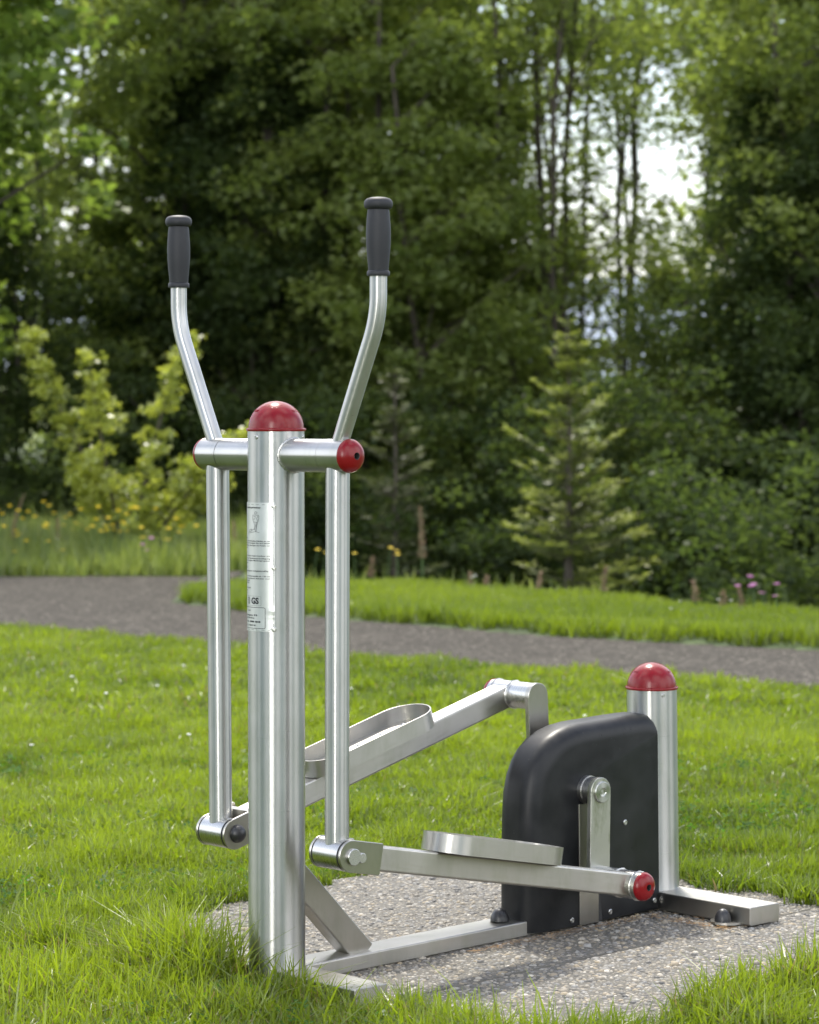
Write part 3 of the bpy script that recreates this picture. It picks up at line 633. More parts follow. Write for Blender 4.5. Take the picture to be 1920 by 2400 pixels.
base_v = np.array([v_.co[:] for v_ in me.vertices]); base_f = [list(p.vertices) for p in me.polygons]; bpy.data.meshes.remove(me)
allv = np.concatenate([V.reshape(-1, 3), base_v]); nb = n * nv
loops = np.concatenate([Q.ravel(), T3.ravel(), np.array([i_ + nb for f_ in base_f for i_ in f_])]); sizes = np.concatenate([np.full(len(Q), 4), np.full(len(T3), 3), np.array([len(f_) for f_ in base_f])])
me = bpy.data.meshes.new('pavement'); me.vertices.add(len(allv)); me.vertices.foreach_set('co', allv.astype(np.float32).ravel())
me.loops.add(len(loops)); me.loops.foreach_set('vertex_index', loops.astype(np.int32)); me.polygons.add(len(sizes))
me.polygons.foreach_set('loop_start', np.concatenate([[0], np.cumsum(sizes)[:-1]]).astype(np.int32))
mi = np.zeros(len(sizes), np.int32); mi[-len(base_f):] = 1; me.polygons.foreach_set('material_index', mi)
sm = np.ones(len(sizes), bool); sm[-len(base_f):] = False; me.polygons.foreach_set('use_smooth', sm)
me.materials.append(PEB); me.materials.append(CONC); a = me.attributes.new('tint', 'FLOAT', 'POINT'); a.data.foreach_set('value', np.concatenate([tint, np.full(len(base_v), .3)]).astype(np.float32))
me.update(calc_edges=True); me.validate()
pv = link('pavement', me); pv.location = (-.2656, 5.439, 0); pv.rotation_euler = (0, 0, R(42)); tag(pv, kind='structure')

# ---------------------------------------------------------------- grass
GRASS = leaf('grass_blade', (.044, .074, .007), (.158, .194, .016), (2.0, 2.2, .9), .55, .05, 2.2)
MEADOW = leaf('meadow_grass', (.065, .11, .022), (.20, .24, .07), (1.9, 1.9, 1.1), .5, .04, 1.5)
def blades(name, x, y, h, wd, mats, lean=.5, segs=2, z=None, tint=None, mi=None, dirn=None, dstr=.0):
    n = len(x); z = gz(x, y) if z is None else z
    az = rng.uniform(0, 2 * np.pi, n); la = rng.uniform(0, 2 * np.pi, n); le = np.abs(rng.normal(0, lean, n))
    lx = np.cos(la) * le; ly = np.sin(la) * le
    if dirn is not None: lx = lx + dirn[0] * dstr; ly = ly + dirn[1] * dstr
    wx = np.cos(az) * wd / 2; wy = np.sin(az) * wd / 2; P = []
    for s in range(segs + 1):
        t = s / segs; bend = t ** 1.7; wt = (1, .86, .12)[s] if segs == 2 else (1, .15)[s] if segs == 1 else (1, .95, .7, .08)[s]
        cx = x + lx * h * bend; cy = y + ly * h * bend; cz = z + h * t * (1 - .28 * np.minimum(le, 1.2) * t)
        P.append(np.stack([cx - wx * wt, cy - wy * wt, cz], 1)); P.append(np.stack([cx + wx * wt, cy + wy * wt, cz], 1))
    V = np.stack(P, 1); nv = V.shape[1]; F = np.array([(2 * s, 2 * s + 1, 2 * s + 3, 2 * s + 2) for s in range(segs)])
    Q = (F[None] + (np.arange(n) * nv)[:, None, None]).reshape(-1, 4)
    tint = rng.random(n) if tint is None else tint
    o = arrays(name, V.reshape(-1, 3), Q, mats, col=np.repeat(tint, nv), midx=None if mi is None else np.repeat(mi, segs)); return o
def scatter(n, y0, y1, marg=1.0):
    y = np.sqrt(rng.uniform(y0 ** 2, y1 ** 2, n)); hw = .152 * y + marg * rng.random(n) ** 2
    return rng.uniform(-1, 1, n) * hw, y
def near_lawn(n, y0, y1, wmul, hmul, segs):
    x, y = scatter(n, y0, y1, .8); X, Y = w2m(x, y)
    edge = vnoise(x, y, .09, 5) * .10 + vnoise(x, y, .35, 6) * .08
    d = np.maximum(np.maximum(PX0 - X, X - PX1), np.maximum(PY0 - Y, Y - PY1))          # distance outside the slab
    over = .045 + .03 * vnoise(x, y, .3, 8) + .06 * (X < .25) * (Y < -.05) * np.clip((-Y - .05) / .1, 0, 1) + .05 * (Y < -.45) * (X < .4)
    over = np.where((X > 1.0) & (Y > .2), over + .05, over)
    k = (d > -over + edge * .8 - .04) & (y < pathN(x) + .05 * np.sin(x * 9)); 
    k &= ~((np.hypot(X, Y) < .062)); cov = (np.abs(X) < .05) & (np.abs(Y) < .30)      # nothing grows through the steel
    k &= ~cov
    x, y, X, Y, d = x[k], y[k], X[k], Y[k], d[k]
    cl = vnoise(x, y, .16, 1); big = vnoise(x, y, .9, 2) * .65 + vnoise(x, y, .33, 22) * .35
    h = (.030 + .045 * cl ** 1.5 + .022 * big) * rng.uniform(.55, 1.3, len(x))
    rim = np.exp(-np.abs(d) / .10); near = np.clip((6.2 - y) / 1.2, 0, 1)
    h = .84 * h * (1 + rim * (.30 + .50 * near)) + near * .004 * rng.random(len(x))
    h = np.where((X < .15) & (Y < .02) & (Y > -.55) & (d < .12), h * 1.25 + .022, h); h = np.where((Y > .19) & (Y < .40) & (X > -.22) & (X < .1), h * .66, h)
    keep2 = rng.random(len(x)) < (.50 + .5 * cl)
    x, y, h, cl, big, X = x[keep2], y[keep2], h[keep2], cl[keep2], big[keep2], X[keep2]
    z = np.maximum(gz(x, y), np.where((d[keep2] < 0), ZG(X) - .006, -9))
    return x, y, h * hmul, rng.uniform(.0032, .0062, len(x)) * wmul, z, np.clip(.25 + .35 * rng.random(len(x)) + .35 * (cl - .5) + .8 * (big - .5) + .1, 0, 1)
parts_ = [near_lawn(190000, 4.45, 7.2, 1.0, 1.0, 2), near_lawn(180000, 7.2, 10.0, 1.35, 1.0, 2), near_lawn(150000, 10.0, 15.6, 2.3, 1.0, 2)]
x, y, h, wd, z, tt = [np.concatenate([p[i] for p in parts_]) for i in range(6)]
STRAW = leaf('dry_straw', (.20, .15, .06), (.34, .27, .12), (1.2, 1.2, 1.1), .35, .02)
sw = ((rng.random(len(x)) < .035) | ((vnoise(x, y, .7, 71) > .72) & (rng.random(len(x)) < .10))).astype(np.int32); h = np.where(sw == 1, h * .75, h)
g = blades('grass', x, y, h, wd, [GRASS, STRAW], .75, 2, z, tt, mi=sw); tag(g, 'bright green mown lawn grass growing thick around the pebbled slabs', 'grass', kind='stuff')
# long single stalks and seed heads near the main post
x, y = scatter(1500, 4.6, 6.2, .3); X, Y = w2m(x, y); k = (np.maximum(np.maximum(PX0 - X, X - PX1), np.maximum(PY0 - Y, Y - PY1)) > -.12) & (X < .12) & ~((np.abs(X) < .07) & (np.abs(Y) < .3)); k &= (Y < .1) | (rng.random(len(x)) < .3); x, y = x[k][:170], y[k][:170]
g = blades('tall_grass', x, y, rng.uniform(.09, .17, len(x)), np.full(len(x), .0046), [GRASS], .6, 3, None, rng.uniform(.5, 1, len(x))); tag(g, 'long loose grass blades around the foot of the thick steel post', 'grass', kind='stuff')
# clover and broad lawn leaves
def clover(n):
    x, y = scatter(n, 4.5, 9, .5); X, Y = w2m(x, y); k = (np.maximum(np.maximum(PX0 - X, X - PX1), np.maximum(PY0 - Y, Y - PY1)) > .02) & (vnoise(x, y, .4, 21) > .55); x, y = x[k], y[k]; n = len(x)
    z = gz(x, y) + rng.uniform(.02, .05, n); V = []; a0 = rng.uniform(0, 6.28, n); s = rng.uniform(.006, .011, n); tl = rng.normal(0, .35, (n, 2))
    for j in range(3):
        a = a0 + j * 2.094
        for rr_, da in ((0, 0), (1.0, -.5), (1.35, 0), (1.0, .5)):
            dx = np.cos(a + da) * s * rr_; dy = np.sin(a + da) * s * rr_; V.append(np.stack([x + dx, y + dy, z + dx * tl[:, 0] + dy * tl[:, 1]], 1))
    V = np.stack(V, 1); Q = (np.array([(0, 1, 2, 3), (4, 5, 6, 7), (8, 9, 10, 11)])[None] + (np.arange(n) * 12)[:, None, None]).reshape(-1, 4)
    return arrays('clover', V.reshape(-1, 3), Q, [leaf('clover_leaf', (.03, .075, .012), (.07, .15, .03), (1.8, 2, 1), .4, .015)], col=np.repeat(rng.random(n), 12))
tag(clover(9000), 'small clover leaves mixed into the near lawn', 'clover', kind='stuff')
# far lawn across the path
x, y = scatter(210000, 13.0, 19.9, 1.4); k = (x > -1.42) & (y > lawnL(x) + .03 * np.sin(x * 14) + .10 * (vnoise(x, y, .3, 9) - .5)) & (y < lawnU(x) + .1); x, y = x[k], y[k]
rim = np.exp(-(y - lawnL(x)) / .18); h = (.035 + .035 * vnoise(x, y, .35, 12) + .05 * rim) * rng.uniform(.6, 1.3, len(x))
g = blades('grass', x, y, h, rng.uniform(.006, .012, len(x)), [GRASS], .5, 2, None, np.clip(.35 + .4 * rng.random(len(x)) + .4 * (vnoise(x, y, 1.1, 14) - .5), 0, 1)); tag(g, 'strip of mown lawn beyond the dark path in front of the wood', 'grass', kind='stuff')
# meadow on the left and rough edge of the wood
x, y = scatter(120000, 19.6, 24.5, 1.6); k = (x < -1.05 + .25 * (vnoise(x, y, .5, 31) - .5)) & (y > MEAD + .08 * (vnoise(x, y, .2, 32) - .5)); x, y = x[k], y[k]
h = (.085 + .15 * np.clip((y - 19.6) / 1.3, 0, 1) + .05 * vnoise(x, y, .5, 33)) * rng.uniform(.4, 1.35, len(x)) * np.where(rng.random(len(x)) < .02, 1.5, 1); g = blades('meadow_grass', x, y, h, rng.uniform(.008, .016, len(x)), [MEADOW], .28, 2, None, np.clip(rng.random(len(x)) * .8 + .2, 0, 1)); tag(g, 'long pale meadow grass behind the left end of the path', 'grass', kind='stuff')
x, y = scatter(7000, 16.5, 21.5, 1.4); k = (x > -1.1) & (y > lawnU(x) + .0) & (y < lawnU(x) + .5); x, y = x[k], y[k]
g = blades('rough_grass', x, y, rng.uniform(.06, .17, len(x)), rng.uniform(.006, .010, len(x)), [MEADOW], .5, 2, None, rng.random(len(x))); tag(g, 'rough unmown grass along the far edge of the lawn', 'grass', kind='stuff')

# ---------------------------------------------------------------- leaves, trees
def leafcards(cent, size, spread=None, flat=.55):
    """kite-shaped leaf cards, slightly folded, at the given centres"""
    n = len(cent); nrm = rng.normal(0, 1, (n, 3)); nrm[:, 2] = np.abs(nrm[:, 2]) + flat; nrm /= np.linalg.norm(nrm, axis=1)[:, None]
    t = rng.normal(0, 1, (n, 3)); t -= nrm * (t * nrm).sum(1)[:, None]; t /= np.linalg.norm(t, axis=1)[:, None]; s = np.cross(nrm, t); L_ = size[:, None]
    fold = nrm * L_ * .12
    return np.stack([cent - t * L_ * .5, cent + s * L_ * .36 + fold, cent + t * L_ * .55, cent - s * L_ * .36 + fold], 1)
def crown_mesh(name, clusters, per, csize, lsize, m, drop=.25):
    """clusters: (n,4) centre + radius"""
    n = len(clusters); cnt = np.maximum((per * (clusters[:, 3] / csize) ** 2).astype(int), 5); idx = np.repeat(np.arange(n), cnt); N_ = len(idx)
    d = rng.normal(0, 1, (N_, 3)); d /= np.linalg.norm(d, axis=1)[:, None]; r_ = rng.random(N_) ** .5
    off = d * r_[:, None] * clusters[idx, 3][:, None]; off[:, 2] *= .55
    c = clusters[idx, :3] + off; V = leafcards(c, rng.uniform(.7, 1.3, N_) * lsize); ct = rng.random(n)
    me_o = arrays(name, V.reshape(-1, 3), np.arange(N_ * 4).reshape(-1, 4), [m], col=np.repeat(np.clip(.45 * ct[idx] + .55 * rng.random(N_), 0, 1), 4)); return me_o
def trunk_bm(paths):
    b = BM()
    for pts, r0, r1 in paths:
        n = len(pts); tube(b, pts, [r0 + (r1 - r0) * (k / (n - 1)) ** .8 for k in range(n)], 8 if r0 < .03 else 12, cap=(False, False))
    return b
BARK = rough_mat('bark', [(.3, (.035, .030, .024)), (.7, (.085, .072, .055))], 12, 6, .01, 40, vec=(1, 1, .25))
L_DARK = leaf('leaf_dark', (.088, .118, .042), (.195, .225, .075), (2.3, 2.4, 1.2), .5, .015, .8)
L_DEEP = leaf('leaf_deep', (.050, .074, .026), (.125, .150, .052), (2.2, 2.3, 1.1), .5, .012, .8)
L_SHADE = leaf('leaf_shade', (.022, .038, .014), (.064, .086, .032), (2.0, 2.1, 1.0), .45, .008, .8)  # darker leaf colour with the shade of the wood put into it
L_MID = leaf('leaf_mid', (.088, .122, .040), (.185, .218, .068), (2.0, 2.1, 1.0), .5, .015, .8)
L_LIGHT = leaf('leaf_light', (.070, .112, .030), (.155, .205, .055), (2.0, 2.1, 1.0), .55, .02, .8)
L_BUSH = leaf('leaf_bush', (.15, .195, .035), (.41, .44, .09), (1.7, 1.7, .9), .5, .08, 2)
NEEDLE = leaf('needles_spruce', (.052, .072, .022), (.26, .29, .065), (1.8, 1.9, 1.0), .3, .04, 3)
NEEDLE_D = leaf('needles_dark', (.05, .062, .026), (.13, .15, .06), (1.6, 1.7, 1.0), .25, .04, 3)
def wobble(p0, p1, n, amp):
    p0, p1 = Vector(p0), Vector(p1); o = []; dx = dy = 0
    for k in range(n + 1):
        t = k / n
        if 0 < k: dx += random.uniform(-amp, amp); dy += random.uniform(-amp, amp)
        p = p0.lerp(p1, t); o.append(Vector((p.x + dx, p.y + dy, p.z)))
    return o
def make_tree(kind, m, H=8.2, base=.5, rad=2.0, ncl=420, per=120, stems=1, lsize=.082, csize=.40, tr=.12, dens_low=1.0):
    paths = []; st = []
    for s in range(stems):
        a = 2 * math.pi * s / stems + random.random(); sp_ = 0 if stems == 1 else .28; tp = .25 if stems == 1 else rad * .5
        p = wobble((math.cos(a) * sp_, math.sin(a) * sp_, -.3), (math.cos(a) * tp, math.sin(a) * tp, H * random.uniform(.85, .97)), 10, .07); st.append(p); paths.append((p, tr * random.uniform(.75, 1.1), .02))
    cl = []; tries = 0
    while len(cl) < ncl and tries < 20000:
        tries += 1; z = base + (H - base) * random.random() ** .9; t = (z - base) / (H - base); rr_ = rad * (.55 + .9 * t * (1 - t) * 2 * .9) * (1.0 if t < .8 else (1 - t) / .2 * .9 + .1)
        a = random.uniform(0, 2 * math.pi); lob = .72 + .28 * math.sin(3 * a + z * 1.3 + H) * math.sin(z * .9 + 1.7)
        r_ = rr_ * lob * random.random() ** .42; cl.append((math.cos(a) * r_, math.sin(a) * r_, z - .12 * r_, csize * random.uniform(.5, 1.25)))
    for c in random.sample(cl, min(len(cl), 46)):
        p = random.choice(st); k = min(range(len(p)), key=lambda i_: abs(p[i_].z - (c[2] - .5 - .3 * math.hypot(c[0], c[1])))); s0 = p[k]; e = Vector(c[:3])
        mid = s0.lerp(e, .5) + Vector((random.uniform(-.12, .12), random.uniform(-.12, .12), random.uniform(-.05, .2))); paths.append(([s0, s0.lerp(mid, .5), mid, mid.lerp(e, .6), e], tr * .28, .006))
    rt = empty(kind); o = obj('trunk', trunk_bm(paths), BARK, rt); cr_ = crown_mesh('crown', np.array(cl), per, csize, lsize, m); cr_.parent = rt
    return rt
def copy_tree(o, parent=None):
    c = o.copy(); C.objects.link(c)
    if parent is not None: c.parent = parent
    for ch in [q for q in bpy.data.objects if q.parent == o]: copy_tree(ch, c)
    return c
def wx(px, d): return (px - 960) / 6400 * d
def crest(px, d):
    for _ in range(4): d = min(d, float(lawnU(wx(px, d))) + .12)
    return d
def place(t, px, d, rz=0, s=1, sz=None):
    x = wx(px, d); t.location = (x, d, float(gz(x, d)) - .05); t.rotation_euler = (0, 0, rz); t.scale = (s, s, sz or s); return t
A = make_tree('broadleaf_tree', L_DARK); B = make_tree('broadleaf_tree', L_MID, H=8.4, base=.9, rad=1.7, ncl=310, stems=3, tr=.06)
S = make_tree('slender_tree', L_MID, H=7.5, base=2.2, rad=1.15, ncl=95, per=70, stems=3, lsize=.075, tr=.05)
Mp = make_tree('maple_tree', L_LIGHT, H=7.2, base=1.5, rad=2.25, ncl=260, per=85, lsize=.125, csize=.45)
place(Mp, -270, 23.6, .4); tag(Mp, 'bright leafy tree at the left edge with drooping sunlit branches', 'tree')
used = set()
def tree(proto, px, d, rz, s, lab, group=None, sz=None):
    t = proto if proto.name not in used else copy_tree(proto)
    used.add(proto.name); place(t, px, d, rz, s, sz); tag(t, lab, 'tree', group); return t
tree(A, 430, 28, .3, 1, 'dark full-crowned tree just right of the bright leafy tree')
tree(A, 560, 30, 2.1, 1.05, 'dark broad tree behind the left hand grip')
tree(B, 790, 27, .8, 1, 'several-stemmed tree rising behind the red-capped thick post')
tree(B, 930, 30, 3.9, 1.05, 'mid green several-stemmed tree right of the right hand grip')
tree(S, 1290, 27, .2, 1, 'slender dark-stemmed tree against the bright sky left of the opening')
tree(S, 1540, 32, 5.5, 1.05, 'slender see-through tree at the right side of the bright opening')
tree(S, 1400, 31, 2.5, 1, 'slender see-through tree in the middle of the bright opening')
tree(A, 1870, 27, 4.4, .92, 'large dark tree at the right with a leaning lower limb')
tree(B, 1960, 24, 5.2, .95, 'several-stemmed tree cut by the right edge of the picture')
tree(S, 165, 30, 1.2, 1.1, 'slender tree seen against the sky gap above the bright leafy tree')
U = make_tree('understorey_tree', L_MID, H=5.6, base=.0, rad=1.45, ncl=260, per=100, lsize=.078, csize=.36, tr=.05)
U2 = make_tree('understorey_tree', L_SHADE, H=5.6, base=.0, rad=1.45, ncl=260, per=100, lsize=.078, csize=.36, tr=.05)  # same low tree with shade-coloured leaves
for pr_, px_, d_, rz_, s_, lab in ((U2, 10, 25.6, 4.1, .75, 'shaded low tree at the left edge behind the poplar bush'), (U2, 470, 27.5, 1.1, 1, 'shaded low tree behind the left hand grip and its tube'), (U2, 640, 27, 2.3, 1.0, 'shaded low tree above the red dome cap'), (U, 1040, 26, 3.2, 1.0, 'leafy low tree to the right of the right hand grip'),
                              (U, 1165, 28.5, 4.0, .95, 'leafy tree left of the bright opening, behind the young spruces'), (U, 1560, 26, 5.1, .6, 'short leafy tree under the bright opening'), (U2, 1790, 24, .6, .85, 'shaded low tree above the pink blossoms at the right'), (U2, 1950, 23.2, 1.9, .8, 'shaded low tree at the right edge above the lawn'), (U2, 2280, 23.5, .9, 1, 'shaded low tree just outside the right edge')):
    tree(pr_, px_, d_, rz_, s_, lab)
for i_, (px_, d_) in enumerate(((-420, 27), (-700, 31), (2330, 27), (2620, 31), (560, 38), (800, 40), (620, 41), (1980, 37), (2150, 38), (-250, 38))):
    tree((A, B)[i_ % 2], px_, d_, i_ * 1.3, 1.0 + .06 * (i_ % 3), 'further tree of the wood, dark and dense, behind the nearer trees', 'trees deeper in the wood')
# young spruces
def spruce(H, Rb, m, n_wh, seed, lab, px, d, dens=1.0, tipm=None):
    r2 = random.Random(seed); rt = empty('spruce_tree'); paths = [([Vector((0, 0, -.3)), Vector((.01, 0, H * .5)), Vector((0, .01, H))], .028 * H / 1.7 + .006, .004)]; V = []; tn = []
    for w_ in range(n_wh):
        t = w_ / (n_wh - 1); z = .08 + (H * .97 - .08) * min(1, max(0, t + r2.uniform(-.03, .03))); ln = Rb * (1 - t) ** .95 * r2.uniform(.6, 1.3) + .04; nb = int(r2.randint(3, 6))
        for k in range(nb):
            a = r2.uniform(0, 2 * math.pi); l = ln * r2.uniform(.6, 1.12); up_ = .12 + .55 * t + r2.uniform(-.15, .2); dr = Vector((math.cos(a), math.sin(a), up_)); p0_ = Vector((0, 0, z))
            pts = [p0_, p0_ + dr * l * .5 + Vector((0, 0, -.04 * l)), p0_ + dr * l + Vector((0, 0, .02))]; paths.append((pts, .006, .0015))
            side = Vector((-math.sin(a), math.cos(a), 0)); nn_ = int(46 * dens * l / .4) + 6
            for q_ in range(nn_):
                f_ = r2.random() ** .8; c0 = pts[0].lerp(pts[2], f_); tw = r2.uniform(-1, 1) * .30 * l * (1 - f_ * .75); c_ = c0 + side * tw + Vector((0, 0, -.10 * abs(tw) + r2.uniform(-.012, .015)))
                dd = (Vector((math.cos(a), math.sin(a), up_ * .5)) * .7 + side * (1 if tw > 0 else -1) * .7 + Vector((r2.uniform(-.4, .4), r2.uniform(-.4, .4), r2.uniform(-.25, .35)))).normalized(); sL = r2.uniform(.035, .070); sw = dd.cross(Vector((r2.uniform(-1, 1), r2.uniform(-1, 1), 1))).normalized() * .0075
                V += [c_ - sw, c_ + sw, c_ + dd * sL + sw * .4, c_ + dd * sL - sw * .4]; tn += [min(1, max(0, (.15 + .75 * (f_ > .72) + r2.uniform(-.12, .2))))] * 4
    obj('trunk', trunk_bm(paths), BARK, rt); V = np.array([v_[:] for v_ in V]); o_ = arrays('crown', V, np.arange(len(V)).reshape(-1, 4), [m], col=np.array(tn)); o_.parent = rt
    place(rt, px, d, 0, 1); rt.location.z = -.22; tag(rt, lab, 'tree'); return rt
spruce(2.05, .56, NEEDLE, 30, 3, 'young spruce with pale green new tips, tallest one right of the trainer', 1332, 19.6, 1.5)
spruce(1.75, .42, NEEDLE_D, 20, 5, 'dim olive spruce behind the right red end cap', 925, 22.0, 1.0)
# poplar bush on the left
def bush():
    rt = empty('poplar_bush'); stems_ = [(1.0, (-.86, 1.82)), (.55, (-.34, 1.66)), (2.0, (.38, 1.74)), (1.3, (.90, 1.12)), (1.1, (-.50, .80)), (1.1, (.62, .72)), (1.0, (.05, .62)), (1.5, (.66, 1.0))]
    paths = []; cl = []
    for j, (pw, (ex_, ez_)) in enumerate(stems_):
        e = Vector((ex_, random.uniform(-.3, .3), ez_)); pts = [Vector((0, 0, -.2))] + [Vector((ex_ * (k / 8) ** pw, e.y * k / 8, ez_ * (k / 8) ** .95)) for k in range(1, 9)]; paths.append((pts, .022 if j < 4 else .014, .004))
        for k in range(int(20 + 26 * ez_)):
            t = random.uniform(.25, 1.03); p = Vector((ex_ * t ** pw, e.y * t, ez_ * t ** .95)); wdt = .098 * (1.2 - t ** 2 * .7)
            cl.append((p.x + random.gauss(0, wdt * .7), p.y + random.gauss(0, wdt), p.z + random.gauss(0, wdt * .7), random.uniform(.05, .12)))
    obj('stem', trunk_bm(paths), BARK, rt); cr_ = crown_mesh('foliage', np.array(cl), 20, .08, .046, L_BUSH); cr_.parent = rt
    place(rt, 322, 21.2, 0, 1); tag(rt, 'yellow-green poplar bush with four upright branches in the flower meadow', 'bush')
bush()
# undergrowth and the far mass of the wood
def mass(name, n_cl, xr, yr, zr, m, per, csize, lsize, lab, cat, hole=None, zshape=None):
    cl = []
    while len(cl) < n_cl:
        y_ = random.uniform(*yr); x_ = random.uniform(-1, 1) * (.152 * y_ + xr); z_ = random.uniform(0, 1) ** .9 * (zr[1] - zr[0]) + zr[0]
        if zshape and z_ > zr[0] + (zr[1] - zr[0]) * zshape(x_, y_): continue
        if name == 'undergrowth' and y_ < (23.4 if x_ < -1.0 else 21.3 if x_ < 1.75 else float(lawnU(x_)) + .9): continue
        if name == 'far_wood' and random.random() < .10: cl.append((x_, y_, z_, csize * random.uniform(.3, .6))); continue
        if hole and hole(960 + x_ / y_ * 6400, 985 - (z_ - 1.1) / y_ * 6400): continue
        cl.append((x_, y_, z_, csize * random.uniform(.6, 1.3)))
    o_ = crown_mesh(name, np.array(cl), per, csize, lsize, m); tag(o_, lab, cat, kind='stuff'); return o_
def opening(px_, py_): return (1215 + 60 * math.sin(py_ * .03) < px_ < 1650 and 110 < py_ < 905) or (90 < px_ < 240 and py_ < 230)
zs_ = lambda x_, y_: float(.45 + .55 * vnoise(np.array([x_]), np.array([y_]), 1.4, 44)[0])
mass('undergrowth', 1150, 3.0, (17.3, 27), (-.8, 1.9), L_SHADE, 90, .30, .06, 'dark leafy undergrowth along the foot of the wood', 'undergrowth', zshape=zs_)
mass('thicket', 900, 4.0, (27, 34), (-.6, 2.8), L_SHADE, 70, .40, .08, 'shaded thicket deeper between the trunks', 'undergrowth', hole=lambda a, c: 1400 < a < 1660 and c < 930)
mass('far_wood', 1500, 5.0, (42, 58), (-1, 9.5), L_DARK, 50, .75, .19, 'deep background of the wood behind all single trees', 'wood', hole=opening)
# thin dark stems of the wood
def stem_tree(px_, d_, lean_, r_, H_, lab, z0=-.4, group=None, branches=5):
    rt = empty('bare_stemmed_tree'); p = wobble((0, 0, z0), (lean_, .1, H_), 9, .035); paths = [(p, r_, r_ * .45)]
    for k in range(branches):
        s0 = p[random.randint(3, 8)]; a = random.uniform(0, 6.28); l = random.uniform(.6, 1.4); e = s0 + Vector((math.cos(a) * l, math.sin(a) * l * .5, random.uniform(.3, .9))); paths.append(([s0, s0.lerp(e, .5) + Vector((0, 0, .08)), e], r_ * .3, .008))
    obj('trunk', trunk_bm(paths), BARK, rt)
    cl = np.array([(random.gauss(lean_, .75), random.gauss(0, .7), random.uniform(5.2, H_ + 1.0), .35 * random.uniform(.6, 1.3)) for _ in range(30)]); c_ = crown_mesh('crown', cl, 60, .35, .09, L_MID); c_.parent = rt
    place(rt, px_, d_, 0, 1); tag(rt, lab, 'tree', group)
for px_, d_, ln_, r_, lab in ((762, 25, .12, .055, 'thick dark trunk directly behind and right of the red dome cap'), (738, 26, -.05, .035, 'thin trunk left of the thick dark trunk behind the dome'), (800, 25.5, .02, .04, 'thin straight trunk between the thick dark trunk and the right handle'),
                              (1300, 25.5, -.22, .055, 'dark trunk leaning left beside the bright opening'), (1232, 26.5, -.1, .03, 'thin trunk just left of the left-leaning dark trunk'), (1345, 27, .18, .035, 'thin trunk rising through the bright opening'),
                              (1800, 25, .35, .085, 'thick dark trunk near the right edge, leaning right'), (1890, 24, .1, .06, 'straight dark trunk beside the thick one at the right edge'),
                              (170, 27, .05, .05, 'dark trunk between the bright leafy tree and the sky gap'), (430, 27, -.1, .045, 'thin shaded trunk behind the left handle bend')):
    stem_tree(px_, d_ + 2, ln_, r_, 7.2, lab)

# distant hills seen through the opening
def hill(name, y0, y1, hgt, m, seed, sc_, xw):
    xs_ = np.linspace(-xw, xw, 90); ys_ = np.linspace(y0, y1, 30)
    def f(X, Y): t = (Y - y0) / (y1 - y0); return -3 + hgt * np.sin(np.clip(t, 0, 1) * np.pi * .5) * (.65 + .35 * vnoise(X, Y, sc_, seed)) + hgt * .06 * vnoise(X, Y, sc_ * .2, seed + 1)
    v, q = grid(xs_, ys_, 0, f); o_ = arrays(name, v, q, [m], smooth=True); tag(o_, kind='structure')
hill('hill', 150, 420, 11.5, rough_mat('hill_meadow', [(.3, (.13, .17, .06)), (.7, (.20, .24, .09))], .02, 5, .1, .2), 51, 180, 500)
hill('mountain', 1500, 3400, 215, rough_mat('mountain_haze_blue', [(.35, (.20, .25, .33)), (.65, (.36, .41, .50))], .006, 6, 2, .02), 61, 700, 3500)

# ---------------------------------------------------------------- flowers and stalks
def flower(kind, colr, hgt, hs, lab, cat, group, leafy=False):
    rt = empty(kind); b = BM(); tube(b, [(0, 0, -.05), (.01, 0, hgt * .5), (0, .01, hgt)], [.003, .0025, .002], 6); obj('stem', b, STEMM, rt)
    b = BM(); pts = []
    for r_, z_ in ((.15, -.3), (.7, -.1), (1, .25), (.8, .5), (.3, .4)): pts.append((r_, z_))
    tube(b, [Vector((0, .01, hgt + z_ * hs)) for _, z_ in pts], [r_ * hs for r_, _ in pts], 9); obj('blossom', b, colr, rt); tag(rt, lab, cat, group); return rt
STEMM = plastic('flower_stem', (.06, .11, .03), .7)
YEL = plastic('yellow_petals', (.8, .58, .015), .6); PNK = plastic('pink_petals', (.42, .15, .36), .6); WHT = plastic('white_petals', (.75, .75, .70), .6)
def spots(proto, pts):
    for i_, (px_, d_, zf) in enumerate(pts):
        t = proto if i_ == 0 else copy_tree(proto); d_ = crest(px_, d_) if (px_ > 560 and d_ > 15.9 and d_ < 20) else d_; x_ = wx(px_, d_); t.location = (x_, d_, float(gz(x_, d_))); t.scale = (1, 1, zf); t.rotation_euler = (random.uniform(-.1, .1), random.uniform(-.1, .1), random.random() * 6)
fy = flower('yellow_flower', YEL, .42, .0185, 'yellow flower standing in the grass before the wood', 'flower', 'yellow flowers in the rough grass')
pts = [(random.uniform(0, 470), random.uniform(19.85, 22.2), random.uniform(.35, 1.2)) for _ in range(85)] + [(random.gauss(300, 50), random.uniform(20, 21.5), random.uniform(.7, 1.2)) for _ in range(14)] + [(735, 19.9, .55), (760, 19.8, .5), (905, 19.7, .6), (928, 19.6, .55), (935, 19.7, .5), (835, 19.9, .5)] + [(random.uniform(-250, 0), random.uniform(20, 22), 1) for _ in range(8)]
spots(fy, pts)
fp = flower('pink_flower', PNK, .22, .019, 'pink blossom at the right end of the far lawn edge', 'flower', 'pink blossoms at the right')
spots(fp, [(1738, 17.3, .7), (1748, 17.35, .95), (1763, 17.3, .75), (1772, 17.3, .72), (1787, 17.25, .55), (1825, 17.2, .5), (1826, 17.2, .8)])
fp2 = flower('pink_flower', PNK, .30, .020, 'pink blossom among the yellow meadow flowers at the left', 'flower', 'pink blossoms at the left')
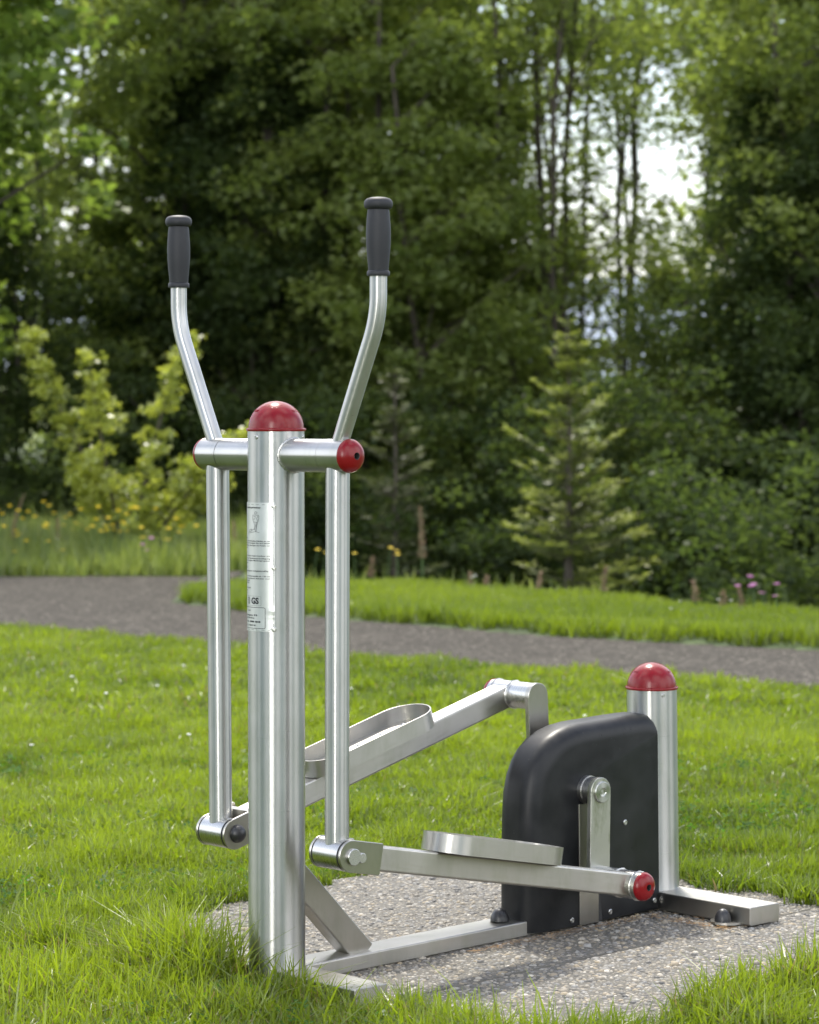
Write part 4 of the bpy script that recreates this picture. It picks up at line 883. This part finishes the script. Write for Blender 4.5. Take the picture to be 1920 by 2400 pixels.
spots(fp2, [(347, 20.0, .9), (334, 19.9, .75), (338, 19.9, .62)])
fw = flower('daisy', WHT, .055, .008, 'small white daisy head in the mown lawn', 'flower', 'daisies in the lawn')
spots(fw, [(1688, 16.3, 1), (1712, 16.2, 1), (1598, 15.8, 1), (1575, 15.2, 1), (1118, 19.0, 1.8), (1108, 19.0, 1.6)] + [(random.uniform(0, 1900), random.uniform(9, 12.2), 1) for _ in range(12)])
DOCK = rough_mat('dry_seed_head', [(.3, (.15, .095, .055)), (.7, (.30, .21, .13))], 40, 3, .003, 90)
def dock(px_, d_, hgt, lean_, lab, wdt=.015):
    d_ = crest(px_, d_) if px_ > 560 else d_; rt = empty('dock_plant'); b = BM(); tube(b, [(0, 0, -.1), (lean_ * .4, 0, hgt * .5), (lean_, 0, hgt)], [.006, .005, .002], 7); obj('stem', b, STEMM, rt)
    cen = []
    for k in range(int(520 * hgt) + 120):
        t = .42 + .58 * random.random(); cen.append((lean_ * t * t + random.gauss(0, wdt * (1.25 - t)), random.gauss(0, wdt), hgt * t))
    cen = np.array(cen); V = leafcards(cen, rng.uniform(.009, .017, len(cen))); o_ = arrays('seed_head', V.reshape(-1, 3), np.arange(len(cen) * 4).reshape(-1, 4), [DOCK]); o_.parent = rt
    place(rt, px_, d_, 0, 1); tag(rt, lab, 'weed')
for a_ in ((992, 19.4, .58, -.02, 'tallest rusty dock stalk right of the right steel tube'), (1103, 18.9, .17, 0, 'short dock stalk left of the white blossoms'), (1138, 18.8, .16, .01, 'short dock stalk right of the white blossoms'), (1262, 18.3, .20, .02, 'bent dock stalk in front of the tall young spruce'),
           (1414, 18.0, .26, .02, 'thin dock stalk at the right foot of the tall young spruce'), (1636, 17.2, .22, -.03, 'curved tan dock stalk alone right of the spruces'), (1697, 17.1, .17, 0, 'branched dock stalk left of the pink blossoms'), (1740, 17.4, .20, -.02, 'dock stalk rising over the pink blossoms'),
           (868, 19.7, .24, .02, 'dock stalk close beside the right steel tube'), (20, 21.0, .62, .12, 'dock stalk with a nodding top at the left edge'), (135, 20.8, .44, 0, 'upright dock stalk left of the poplar bush'), (548, 20.4, .40, 0, 'dock stalk between the left steel tube and the thick post')): dock(*a_)
# litter at the foot of the frame: dry needles
n = 420; X = rng.uniform(.45, 1.15, n); Yv = .075 + np.abs(rng.normal(0, .018, n)) + np.where(X > 1.0, (X - 1) * 1.2, 0); k = rng.random(n) < .8; X, Yv = X[k], Yv[k]; n = len(X)
X = np.where(rng.random(n) < .3, .998 + rng.normal(0, .012, n), X); Yv = np.where(X > .97, rng.uniform(.08, .33, n), Yv); a = rng.uniform(0, 3.14, n); ll = rng.uniform(.006, .014, n); z = ZG(X) + .0012 + rng.random(n) * .0015
V = np.stack([np.stack([X + np.cos(a) * ll * s1 - np.sin(a) * .0006 * s2, -(Yv + np.sin(a) * ll * s1 + np.cos(a) * .0006 * s2), z + .0006 * (s1 > 0)], 1) for s1, s2 in ((-1, -1), (1, -1), (1, 1), (-1, 1))], 1)
o = arrays('needle_litter', V.reshape(-1, 3), np.arange(n * 4).reshape(-1, 4), [rough_mat('dry_needles', [(.3, (.20, .10, .03)), (.7, (.42, .24, .08))], 60, 2, .001, 50)]); o.location = pv.location; o.rotation_euler = pv.rotation_euler; tag(o, 'dry orange needles gathered along the foot of the black housing', 'litter', kind='stuff')
